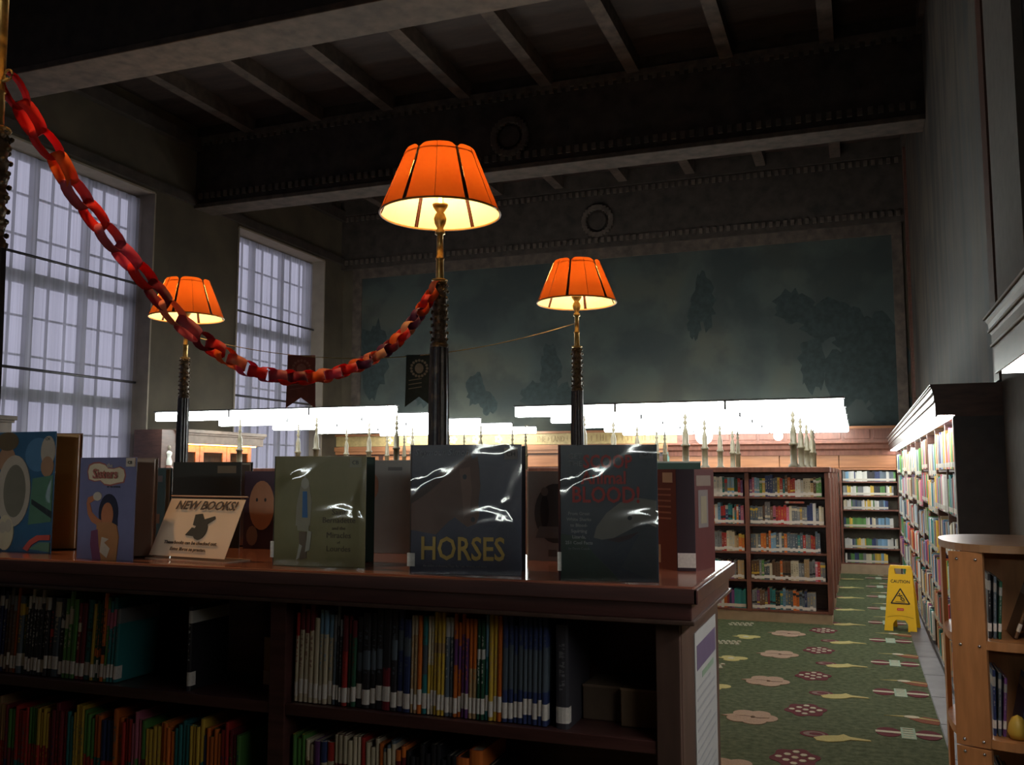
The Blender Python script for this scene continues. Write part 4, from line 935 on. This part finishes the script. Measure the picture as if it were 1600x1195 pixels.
# ================================================================== FLUORESCENT RAILS ON POSTS
def post(b, x, y, z0, z1, r=.038):
    b.lathe([(r * 1.6, z0), (r * 1.6, z0 + .02), (r, z0 + .04), (r, z1 - .40), (r * 1.3, z1 - .39), (r * 1.3, z1 - .37), (r * .9, z1 - .36), (r * .9, z1 - .24), (r * .45, z1 - .17), (r * .3, z1 - .15), (r * .75, z1 - .12), (r * .3, z1 - .09), (r * .65, z1 - .06), (r * .3, z1 - .03), (r * .25, z1)], (x, y, 0), 12)
YL = [10.35, 11.72, 13.12, 14.5, 15.75]
for k, y in enumerate(YL):
    od = ('nearest', 'second', 'third', 'fourth', 'farthest')[k]
    for side, xa, xb, zl in (('right', -3.83, -.108, 2.345), ('left', -9.19, -5.42, 2.40)):
        if k == 4 and side == 'left': xa = -8.6
        z = zl - .002 * k
        o = thing('fluorescent_light_rail', '%s bright fluorescent light rail over the bookcases %s of the centre aisle' % (od, side), 'light', ((xa + xb) / 2, y, 1.67), group='fluorescent rails over the bookcase rows')
        MB().box(xa, xb, y - .06, y + .06, z + .045, z + .062).build('housing', mat('pewter_housing', (.16, .16, .17), .5) if 'pewter_housing' not in MATS else MATS['pewter_housing'], o)
        n = 3; L_ = (xb - xa) / n
        for i in range(n):
            a = xa + L_ * i + .012; b = xa + L_ * (i + 1) - .012
            MB().box(a, b, y - .05, y + .05, z - .075, z + .044).build('tube_diffuser', tube_m, o, bevel=.018)
            MB().box(b, b + .024, y - .055, y + .055, z - .046, z + .046).build('bracket', MATS['pewter_housing'], o) if i < n - 1 else None
            if k == 0 and side == 'right':
                fl = MB()
                for q in range(14): fl.box(a + .04 + q * (b - a - .08) / 13, a + .046 + q * (b - a - .08) / 13, y - .056, y - .049, z - .055, z - .035)
                fl.build('louvre_teeth', MATS['pewter_housing'], o)['kind'] = 'stuff'
        xs = (-.657, -1.843, -3.05) if side == 'right' else (-5.555, -6.752, -7.976)
        for xp in xs:
            pb = MB(); yb_ = y + .32 if k < 4 else y - .02
            zt = 2.30
            post(pb, xp, YR[min(k, 3)] + .10 if k < 4 else 15.55, 1.669 if k < 4 else 0.001, zt); 
            yq = YR[min(k, 3)] + .10 if k < 4 else 15.55
            pb.box(xp - .012, xp + .012, min(y, yq), max(y, yq), z + .05, z + .07); pb.box(xp - .010, xp + .010, yq - .01, yq + .01, 2.28, z + .07)
            pb.build('post', ochre, o)
# two round globes hanging under the far rail
for n_, (px, lab) in enumerate(((1100, 'larger round glowing globe lamp below the bright rails, left one'), (1216, 'smaller round glowing globe lamp below the bright rails, right one'))):
    p = at(px, 681, Y=15.4); r = .14 if n_ == 0 else .075
    o = thing('globe_lamp', lab, 'lamp', (p.x, 15.4, p.z))
    MB().lathe([(r * math.sin(PI * i / 12), -r * math.cos(PI * i / 12)) for i in range(13)], (p.x, 15.4, p.z), 18).build('glass_globe', globe_m, o)
    MB().tube([(p.x, 15.4, p.z + r * .95), (p.x, 15.4, 2.42), (p.x, 15.75, 2.42)], .012).build('hanger', MATS['pewter_housing'], o)

# ================================================================== SHADED STANDARD LAMPS
def lamp(x, y, label, base_z=0.0, zb=3.19, zt=3.58, rb=.37, rt=.215, power=1.0, rz=0, dz=0.0):
    zb += dz; zt += dz
    o = thing('standard_lamp', label, 'lamp', (x, y, base_z), group='tall lamps with orange shades')
    c = (x, y, 0)
    # foot, fluted dark shaft, ornamental sleeve, brass stem
    MB().lathe([(.11, base_z), (.11, base_z + .03), (.075, base_z + .05), (.06, base_z + .09)] if base_z > 0 else [(.2, 0), (.2, .05), (.14, .09), (.1, .14), (.065, .2)], c, 16).build('foot', iron, o)
    z0 = base_z + (.09 if base_z > 0 else .2)
    zs = 2.38
    fl = MB(); n = 24; prof = []
    vs = []; fs = []
    for z, r in ((z0, .060), (2.02, .056), (zs, .050)):
        for i in range(n):
            a = 2 * PI * i / n + .2; rr = r * (1.0 if i % 2 else .86) * (1.12 if i % 6 in (0, 1) else 1)
            vs.append((x + rr * math.cos(a), y + rr * math.sin(a), z))
    for k in range(2): fs += [(k * n + i, k * n + (i + 1) % n, (k + 1) * n + (i + 1) % n, (k + 1) * n + i) for i in range(n)]
    fl.add(vs, fs); fl.build('fluted_shaft', iron, o)
    kn = MB()
    sl = []
    z = zs
    while z < 2.72:
        sl += [(.047, z), (.050, z + .01), (.041, z + .022), (.044, z + .04)]; z += .055
    kn.lathe([(.055, zs - .02), (.058, zs)] + sl + [(.050, 2.735), (.040, 2.76), (.03, 2.77)], c, 12)
    kn.build('ornamental_sleeve', bronze, o)
    kb = MB()
    for k in range(9):
        for i in range(6):
            a = 2 * PI * i / 6 + k * .5; zz = zs + .03 + k * .042
            kb.lathe([(0.001, -.010), (.008, -.006), (.010, 0), (.008, .006), (.001, .010)], (x + .05 * math.cos(a), y + .05 * math.sin(a), zz), 6)
    kb.build('relief_beads', bronze, o)['kind'] = 'stuff'
    MB().lathe([(q_[0], q_[1] + (dz if q_[1] > 3 else 0)) for q_ in [(.026, 2.76), (.024, 2.9), (.028, 2.905), (.028, 2.915), (.022, 2.92), (.019, 3.06), (.032, 3.065), (.03, 3.085), (.018, 3.10), (.034, 3.13), (.04, 3.16), (.03, 3.19), (.02, 3.20), (.045, 3.235), (.05, 3.25), (.02, 3.26), (.012, 3.42)]], c, 16).build('brass_stem', brass, o)
    # ring for the paper chain
    ring = MB().tube([(x + .045 * math.cos(a), y + .045 * math.sin(a), 2.775) for a in [2 * PI * i / 14 for i in range(15)]], .006, 6); ring.build('collar_ring', brass, o)
    # six scalloped shade panels
    NP = 6; gap = math.radians(4.2)
    rim_l, rim_u = MB(), MB()
    for k in range(NP):
        a0 = rz + 2 * PI * k / NP + gap / 2; a1 = rz + 2 * PI * (k + 1) / NP - gap / 2
        n = 12; m_ = 6; vs = []; fs = []
        for i in range(n + 1):
            u = i / n; a = a0 + (a1 - a0) * u
            sc_ = 1 - (abs(2 * u - 1) ** 7) * .06; bul = .0
            for j in range(m_ + 1):
                t = j / m_ * sc_; r = rb + (rt - rb) * t; zz = zb + (zt - zb) * t
                r *= 1 + .012 * math.sin(PI * u)
                vs.append((x + r * math.cos(a), y + r * math.sin(a), zz))
        for i in range(n):
            for j in range(m_):
                q = i * (m_ + 1) + j; fs.append((q, q + m_ + 1, q + m_ + 2, q + 1))
        pb = MB(); pb.add(vs, fs, True); pb.build('shade_panel', shade_m, o)
        am = rz + 2 * PI * k / NP
        sp_ = MB()
        ha = gap * .5
        for e_ in (.0, .0025):
            sp_.add([(x + (rb + e_) * math.cos(am - ha), y + (rb + e_) * math.sin(am - ha), zb), (x + (rb + e_) * math.cos(am + ha), y + (rb + e_) * math.sin(am + ha), zb), (x + (rt + e_) * math.cos(am + ha), y + (rt + e_) * math.sin(am + ha), zt - .02), (x + (rt + e_) * math.cos(am - ha), y + (rt + e_) * math.sin(am - ha), zt - .02)], [(0, 1, 2, 3)])
        for i2 in (-1, 1):
            aa = am + i2 * gap * .33
            sp_.tube([(x + (rb + .001) * math.cos(aa), y + (rb + .001) * math.sin(aa), zb), (x + rt * math.cos(aa), y + rt * math.sin(aa), zt - .04)], .0035, 5)
        sp_.build('shade_rib', cmat((.05, .012, .008)), o)
        ac = (a0 + a1) / 2
        MB().tube([(x + (rb * 1.0125 + .0015) * math.cos(ac), y + (rb * 1.0125 + .0015) * math.sin(ac), zb), (x + (rt * 1.0125 + .0015) * math.cos(ac), y + (rt * 1.0125 + .0015) * math.sin(ac), zt)], .0018, 4).build('centre_seam', cmat((.25, .06, .02)), o)
    nn = 48
    MB().tube([(x + rb * math.cos(2 * PI * i / nn), y + rb * math.sin(2 * PI * i / nn), zb) for i in range(nn + 1)], .007, 6).build('lower_rim', cmat((.35, .16, .04)), o)
    MB().tube([(x + (rt - .004) * math.cos(2 * PI * i / nn), y + (rt - .004) * math.sin(2 * PI * i / nn), zt - .055) for i in range(nn + 1)], .004, 6).build('upper_rim', cmat((.12, .04, .02)), o)
    sp2 = MB()
    for k in range(3):
        a = 2 * PI * k / 3 + rz
        sp2.tube([(x, y, zt - .06), (x + (rt - .004) * math.cos(a), y + (rt - .004) * math.sin(a), zt - .055)], .004, 5)
    sp2.build('shade_spider', bronze, o)
    MB().lathe([(.0, 3.42), (.02, 3.43), (.032, 3.37), (.028, 3.33), (.014, 3.29), (.014, 3.26)][::-1], (x, y, dz), 14).build('bulb', BULBM, o)
    li = bpy.data.lights.new('bulb_light', 'POINT'); li.energy = BULB * power; li.color = (1, .62, .26); li.shadow_soft_size = .045
    lo = bpy.data.objects.new('bulb_light', li); COL.objects.link(lo); lo.parent = o; lo.location = (0, 0, 3.36 + dz - base_z)
    return o
BULBM = emit('glowing_bulb', (1, .82, .5), 6.0)
P1 = at(687, 440, Y=5.05)
lamp(P1.x, 5.05, 'tall lamp with orange shade, nearest and biggest, paper chain tied to its column', rz=math.radians(20))
P2 = at(901, 480, Y=8.2)
lamp(P2.x, 8.2, 'tall lamp with orange shade standing right of centre before the mural', rz=math.radians(33))
P3 = at(291, 505, Y=7.6)
lamp(P3.x, 7.6, 'tall lamp with orange shade at the left between the two windows', rz=math.radians(50))
P0 = at(-2, 118, Y=2.25)
lamp(P0.x, 2.25, 'lamp column at the left edge whose shade is above the frame', base_z=HC, dz=.29, power=2.6)
# eye hook on the left column
eh = bpy.data.objects['standard_lamp.003']
p8 = at(13, 117, Y=2.25)
MB().tube([(p8.x + .018 * math.cos(a), 2.25, p8.z + .018 * math.sin(a)) for a in [2 * PI * i / 12 for i in range(13)]], .004, 6).build('hook_ring', brass, eh)
MB().tube([(P0.x, 2.25, p8.z - .02), (p8.x, 2.25, p8.z - .016)], .006, 6).build('hook_ring', brass, eh)
kz = at(5, 347, Y=2.25); MB().tube([(P0.x, 2.25, kz.z), (kz.x + .012, 2.25, kz.z)], [.006, .011], 8).build('side_knob', bronze, eh)

# added unseen: bookcase shading the near shelves, light rail brightening the displayed books
o = thing('double_sided_bookcase', 'added bookcase blocker behind the photographer, shading the near shelves, out of the picture', 'bookcase', (-1.9, -.95, 0))
MB().box(-3.7, -.1, -1.2, -.7, 0, .1).build('plinth', cream, o); MB().box(-3.7, -.1, -1.22, -.68, 1.83, 1.89).build('top_board', wood_red, o)
MB().box(-3.7, -.1, -.96, -.94, .1, 1.83).build('back_panel', wood_deep, o)
for xx in (-3.7, -2.5, -1.3, -.135): MB().box(xx, xx + .035, -1.2, -.7, .1, 1.83).build('divider', wood_red, o)
for z in (1.38, 1.06, .74, .42, .12): MB().box(-3.665, -.135, -1.19, -.71, z - .022, z).build('shelf', wood_red, o)
o = thing('fluorescent_light_rail', 'added fluorescent rail behind the photographer, lighting the displayed books, out of the picture', 'light', (-1.9, -2.9, 0))  # unseen rail added as front light for the books on top
MB().box(-3.8, 0, -2.96, -2.84, 2.395, 2.41).build('housing', MATS['pewter_housing'], o)
for i in range(3): MB().box(-3.79 + 1.266 * i, -2.55 + 1.266 * i, -2.95, -2.85, 2.27, 2.394).build('tube_diffuser', tube_m, o, bevel=.018)
for xp in (-3.2, -.7):
    pb = MB(); post(pb, xp, -2.9, .001, 2.27); pb.build('post', ochre, o)

# ================================================================== PAPER CHAIN
A0 = Vector((P0.x, 2.25)); A1 = Vector((P1.x, 5.05)); pd = (A1 - A0).normalized(); nrm = Vector((-pd.y, pd.x))
def on_plane(px, py):
    d = FW + RT * ((px - 800) / F) - UP * ((py - 597.5) / F)
    t = (A0.x * nrm.x + A0.y * nrm.y) / (d.x * nrm.x + d.y * nrm.y)
    return Vector((0, 0, 1.6)) + d * t
pix = [(12, 122), (35, 165), (62, 210), (88, 245), (112, 290), (138, 325), (160, 355), (190, 392), (225, 432), (255, 470), (285, 505), (315, 530), (345, 550), (372, 568), (400, 581), (430, 587), (460, 590), (500, 588), (540, 578), (575, 563), (605, 545), (630, 522), (650, 497), (668, 470), (686, 441)]
pts = [on_plane(*q) for q in pix]
# smooth by arc length
dense = []
for i in range(len(pts) - 1):
    p_, q_, r_, s_ = pts[max(0, i - 1)], pts[i], pts[i + 1], pts[min(len(pts) - 1, i + 2)]
    for k in range(10):
        t = k / 10
        dense.append(.5 * ((2 * q_) + (-p_ + r_) * t + (2 * p_ - 5 * q_ + 4 * r_ - s_) * t * t + (-p_ + 3 * q_ - 3 * r_ + s_) * t ** 3))
dense.append(pts[-1])
cum = [0]
for i in range(1, len(dense)): cum.append(cum[-1] + (dense[i] - dense[i - 1]).length)
def along(s):
    for i in range(1, len(cum)):
        if cum[i] >= s:
            f = (s - cum[i - 1]) / max(1e-6, cum[i] - cum[i - 1]); return dense[i - 1].lerp(dense[i], f), (dense[i] - dense[i - 1]).normalized()
    return dense[-1], (dense[-1] - dense[-2]).normalized()
chain = thing('paper_chain', 'red, pink and orange paper chain hanging between two lamp columns', 'garland', tuple(pts[0]))
def link_mesh(L_, Hh, Wd):
    n = 14; vs = []; fs = []
    th = .0006
    ring = []
    for i in range(n):
        a = 2 * PI * i / n; ring.append((L_ / 2 * math.copysign(abs(math.cos(a)) ** .8, math.cos(a)), Hh / 2 * math.copysign(abs(math.sin(a)) ** .9, math.sin(a))))
    for s in (1, 1 - .04):
        for yv in (-Wd / 2, Wd / 2):
            vs += [(p[0] * s, yv, p[1] * s) for p in ring]
    for i in range(n):
        j = (i + 1) % n
        fs += [(i, n + i, n + j, j), (2 * n + i, 2 * n + j, 3 * n + j, 3 * n + i), (i, j, 2 * n + j, 2 * n + i), (n + i, 3 * n + i, 3 * n + j, n + j)]
    return vs, fs
paper_cols = {'red': (.80, .03, .025), 'orange': (.85, .16, .03), 'pink': (.75, .10, .20), 'maroon': (.30, .02, .04), 'coral': (.85, .28, .16), 'plum': (.20, .05, .13), 'rose': (.62, .13, .17), 'peach': (.80, .42, .26)}
pm = {k: mat('paper_' + k, v, .6, var=.05, trans=.45) for k, v in paper_cols.items()}
sz = [(.098, .070, .046), (.130, .066, .052)]
lm = {}
for cn in pm:
    for si, q in enumerate(sz):
        vs, fs = link_mesh(*q); me = bpy.data.meshes.new('paper_link'); me.from_pydata(vs, [], fs); me.polygons.foreach_set('use_smooth', [True] * len(fs)); me.materials.append(pm[cn]); lm[(cn, si)] = me
first = ['red', 'red', 'red', 'orange', 'rose', 'red', 'rose', 'pink', 'red', 'maroon', 'coral', 'rose', 'maroon', 'red', 'orange', 'coral', 'pink', 'red', 'pink', 'rose', 'red', 'maroon', 'red', 'orange', 'coral', 'pink', 'red', 'red', 'orange', 'plum', 'coral', 'peach', 'plum', 'maroon', 'orange', 'red', 'peach', 'plum', 'plum', 'orange', 'red', 'orange', 'coral', 'red', 'maroon', 'coral', 'plum', 'red', 'orange', 'coral', 'red', 'peach']
s = .045; k = 0; tot = cum[-1]
while s < tot - .02:
    p_, d_ = along(s); cn = first[k] if k < len(first) else R.choice(list(pm))
    me = lm[(cn, 1 if s < tot * .35 else 0)]
    o = bpy.data.objects.new('paper_link', me); COL.objects.link(o); o.parent = chain
    side = Vector((-d_.y, d_.x, 0)).normalized(); upv = d_.cross(side) * -1
    roll = (PI / 2 if k % 2 else 0) + R.uniform(-.25, .25)
    M = Matrix((d_, side, d_.cross(side))).transposed().to_4x4() @ Matrix.Rotation(roll, 4, 'X')
    M.translation = p_ - pts[0]
    o.matrix_local = M; s += .068 if s > tot * .35 else .100; k += 1
# ------------------------------------------------------------------ string with pennants from lamp to lamp
SA = Vector((P3.x, 7.6, 3.02)); SB = Vector((P2.x, 8.2, 3.00))
def sag(t): v = SA.lerp(SB, t); v.z -= 4 * .29 * t * (1 - t); return v
st_ = MB().tube([sag(i / 40) for i in range(41)], .004, 5).build('hanging_string', string_m); tag(st_, 'thin tan string sagging between the left and right shaded lamps', 'string')
def pennant(px, w_, h_, label, m1, m2, t_):
    # find t on string with this pixel column
    best = min((abs((800 + F * (v.dot(RT)) / v.dot(FW)) - px), i) for i in range(401) for v in [sag(i / 400) - Vector((0, 0, 1.6))])[1] / 400
    p = sag(best); o = thing('pennant_banner', label, 'banner', tuple(p), math.radians(t_), 'pennants on the string')
    MB().prism([(-w_ / 2, 0), (w_ / 2, 0), (w_ / 2 + .01, -h_), (0, -h_ * .80), (-w_ / 2 - .01, -h_)], 'y', -.002, .002).build('cloth', m1, o, local=True)
    b = MB()
    for i in range(16):
        a = 2 * PI * i / 16; b.prism(circ(.31 * w_ * math.cos(a), -h_ * .25 + .31 * w_ * math.sin(a), .014, .014, 6), 'y', -.004, -.002)
    b.prism(circ(0, -h_ * .25, .17 * w_, .20 * w_, 12), 'y', -.004, -.002)
    for k in range(3): b.prism([(-w_ * .4, -h_ * (.48 + .08 * k)), (w_ * .1, -h_ * (.44 + .08 * k)), (w_ * .1, -h_ * (.455 + .08 * k)), (-w_ * .4, -h_ * (.495 + .08 * k))], 'y', -.004, -.002)
    b.build('crest_print', m2, o, local=True)
    MB().tube([(-w_ / 2, 0, .002), (w_ / 2, 0, .002)], .006, 6).build('top_hem', m1, o, local=True)
pennant(472, .27, .52, 'maroon swallowtail pennant with a crest, hanging in front of the far window', banner_m, banner_r, 25)
pennant(655, .25, .50, 'dark pennant with a pale crest half hidden behind the nearest lamp column', banner_g, banner_w, 20)

# ================================================================== CAUTION SIGN
cs = thing('caution_sign', 'yellow folding caution sign standing on the green carpet by the stone border', 'sign', (.375, 10.5, 0), math.radians(-10))
def board(sgn, nm):
    o_ = bpy.data.objects
    H_, wt, wb = .655, .108, .155
    th = .008
    def P(x, z, e):  # lean
        yb_ = sgn * (.14 * (1 - z / H_) + .006)
        return (x, yb_ + e, z)
    def ww(z): return wb + (wt - wb) * z / H_
    b = MB()
    def pan(pts, e0=-th / 2, e1=th / 2):
        n = len(pts); vs = [P(x, z, e0) for x, z in pts] + [P(x, z, e1) for x, z in pts]
        b.add(vs, [tuple(range(n)), tuple(range(2 * n - 1, n - 1, -1))]); b.add(vs, [(i, i + n, (i + 1) % n + n, (i + 1) % n) for i in range(n)])
    pan([(-ww(.11), .11), (ww(.11), .11), (ww(.56), .56), (-ww(.56), .56)])
    pan([(-ww(0), 0), (-ww(0) + .085, 0), (-ww(.11) + .075, .07), (-.045, .11), (-ww(.11), .11)])
    pan([(ww(0) - .085, 0), (ww(0), 0), (ww(.11), .11), (.045, .11), (ww(.11) - .075, .07)])
    pan([(-ww(.56), .56), (-.05, .56), (-.06, .62), (-ww(.62), .62)]); pan([(.05, .56), (ww(.56), .56), (ww(.62), .62), (.06, .62)])
    pan([(-ww(.62) + .005, .62), (ww(.62) - .005, .62), (ww(.65) - .012, .65), (-ww(.65) + .012, .65)], -.012, .012)
    return b.build(nm, yellow, cs, local=True, bevel=.002)
board(-1, 'front_board'); board(1, 'rear_board')
rv = MB()
for i in range(9):
    x0 = -.125 + .25 * i / 9; x1_ = -.125 + .25 * (i + 1) / 9
    za_ = .135 + .02 * (1 - (x0 / .125) ** 2); zb_ = .135 + .02 * (1 - (x1_ / .125) ** 2)
    ya_ = -(.14 * (1 - .14 / .655) + .012); rv.add([(x0, ya_, za_), (x1_, ya_, zb_), (x1_, ya_ , zb_ - .004), (x0, ya_, za_ - .004)], [(0, 3, 2, 1)])
rv.build('moulded_rib', cmat((.45, .25, .02)), cs, local=True)
slope = math.atan2(.14, .655)
def csy(z): return -(.14 * (1 - z / .655) + .006 + .0052)
def ctext(s_, size, z, m_, **kw): return text(s_, size, m_, cs, (0, csy(z), z), rot=(PI / 2 - slope, 0, 0), name='lettering', align='CENTER', ext=.0006, **kw)
ctext('CAUTION', .045, .475, black, bold=.0008, sx=.92)
b = MB()
def cp(pts, e=.001):
    n = len(pts); vs = [(x, csy(z) - e, z) for x, z in pts] + [(x, csy(z) + .001, z) for x, z in pts]
    b.add(vs, [tuple(range(n)), tuple(range(2 * n - 1, n - 1, -1))]); b.add(vs, [(i, i + n, (i + 1) % n + n, (i + 1) % n) for i in range(n)])
def seg(x0, z0_, x1_, z1_, w_=.006):
    d = Vector((x1_ - x0, z1_ - z0_)).normalized() * w_; n_ = Vector((-d.y, d.x))
    cp([(x0 - d.x * .4 + n_.x, z0_ - d.y * .4 + n_.y), (x0 - d.x * .4 - n_.x, z0_ - d.y * .4 - n_.y), (x1_ + d.x * .4 - n_.x, z1_ + d.y * .4 - n_.y), (x1_ + d.x * .4 + n_.x, z1_ + d.y * .4 + n_.y)])
seg(-.088, .272, 0, .418); seg(0, .418, .088, .272); seg(-.088, .272, .088, .272)
seg(-.045, .288, .045, .288, .003)
for a in ((-.012, .352, .012, .330), (.012, .330, .03, .325), (.03, .325, .04, .303), (.008, .330, .005, .312), (.005, .312, .03, .300), (-.012, .352, -.03, .345), (-.010, .345, .008, .355), (.008, .355, .02, .345)): seg(*a, .0042)
cp(circ(-.008, .367, .008, .008, 10))
b.build('slip_pictogram', black, cs, local=True)
b = MB(); cp([(-.03, .202), (-.034, .215), (-.03, .228), (.03, .228), (.034, .215), (.03, .202)], .0012); b.build('red_badge', redp, cs, local=True)
b = MB(); cp([(-.024, .213), (.024, .213), (.024, .217), (-.024, .217)], .0018); b.build('badge_lettering', cmat((.8, .45, .35)), cs, local=True)

# ================================================================== ROUNDED BOOK STAND AT RIGHT
bs = thing('rounded_book_stand', 'honey plywood book stand with rounded shelves at the lower right edge', 'bookshelf', (.64, 4.75, 0))
def stad(s_=1.0, cx=.615, cy=4.75, rx=.275, ry=.40):
    out = []
    for i in range(40):
        a = 2 * PI * i / 40; c_, s2_ = math.cos(a), math.sin(a)
        out.append((cx + rx * s_ * math.copysign(abs(c_) ** .8, c_), cy + ry * s_ * math.copysign(abs(s2_) ** .8, s2_)))
    return out
MB().prism(stad(1.0), 'z', 1.268, 1.30).build('top', mat('worn_plywood_top', (.30, .17, .09), .35, var=.15, scale=7, coat=.3), bs, bevel=.004)
for z in (.90, .50, .10):
    MB().prism(stad(.96), 'z', z - .036, z).build('shelf', wood_birch, bs, bevel=.003)
pp = MB()
X0, X1, Yp = .352, .478, 4.43
for za_, zb_ in ((.46, 1.266), (0, .455)):
    q = MB(); q.add([(X0, Yp + .02, za_), (X1, Yp - .035, za_), (X1 + .01, Yp - .015, za_), (X0 + .01, Yp + .04, za_), (X0, Yp + .02, zb_), (X1, Yp - .035, zb_), (X1 + .01, Yp - .015, zb_), (X0 + .01, Yp + .04, zb_)], [(0, 3, 2, 1), (4, 5, 6, 7), (0, 1, 5, 4), (1, 2, 6, 5), (2, 3, 7, 6), (3, 0, 4, 7)])
    q.build('side_board', wood_birch, bs, bevel=.002)
MB().box(.50, .875, 4.74, 4.76, .0, 1.268).build('centre_board', wood_birch, bs)
MB().box(.70, .715, 4.46, 4.75, .10, 1.266).build('clear_divider', glass_m, bs)
MB().box(.855, .875, 4.5, 5.0, .0, 1.268).build('side_board', wood_birch, bs)
MB().box(X0 + .01, X0 + .03, 4.95, 5.05, 0, 1.268).build('side_board', wood_birch, bs)
for z in (1.235, .875, .485, .435):
    for t in (.25, .8):
        x = X0 + (X1 - X0) * t; y = Yp + .02 - .055 * t
        b = MB(); n = 10
        b.tube([(x, y, z), (x - .001, y - .004, z), (x - .002, y - .007, z)], [.008, .007, .003], 10); b.build('bolt', chrome, bs)
# things on the stand
def stand_book(x, y, z, t, d, h, cn, rz, tiltx, label):
    ms = book_meshes(t, d, h, .03, True); o = bpy.data.objects.new('picture_book', ms[0]); COL.objects.link(o)
    o.location = (x, y, z); o.rotation_euler = (0, tiltx, rz); c = PD[cn]; o.color = tuple(c) + (1,); o['band'] = [.35, .33, .3]; o['band_span'] = [.75, .9, 0.]
    o['label'] = label; o['category'] = 'book'; o['group'] = 'picture books on the rounded stand'
    for me, nm in zip(ms[1:], ('page_block', 'spine_label')):
        c_ = bpy.data.objects.new(nm, me); COL.objects.link(c_); c_.parent = o
for z, lvl, cols in ((.90, 'upper', ('black', 'slate', 'dark green', 'brown')), (.50, 'middle', ('navy', 'slate', 'purple', 'navy')), (.10, 'lower', ('slate', 'teal', 'black', 'brown'))):
    for k, cn in enumerate(cols[:3]):
        stand_book(.502 + .018 * k, 4.46, z + .002, .012, .24, .27 - .015 * k, cn, 0, math.radians(1.5 + k), 'slim %s picture book, %s one beside the side board, %s shelf of the stand' % (cn, ('first', 'second', 'third')[k], lvl))
    if z > .45: stand_book(.60, 4.47, z + .006, .014, .22, .24, cols[3], 0, math.radians(20 if z > .8 else 12), 'leaning %s picture book on the %s shelf of the stand' % (cols[3], lvl))
    stand_book(.745, 4.50, z + .002, .016, .22, .26, 'black', 0, 0, 'dark picture book right of the clear divider, %s shelf of the stand' % lvl)
ty = thing('yellow_toy_bird', 'small yellow soft toy with a pale bill lying on the middle shelf', 'toy', (.585, 4.43, .50))
MB().lathe([(.0, 0), (.03, .005), (.04, .03), (.034, .06), (.02, .09), (.0, .10)], (.585, 4.44, .50), 14).build('body', cmat((.5, .34, .05)), ty)
MB().lathe([(.0, 0), (.022, .008), (.026, .022), (.0, .036)], (.628, 4.43, .525), 12).build('bill', cmat((.5, .34, .22)), ty)
# little things in the gap behind the stand
wp = at(1484, 955, Y=5.4)
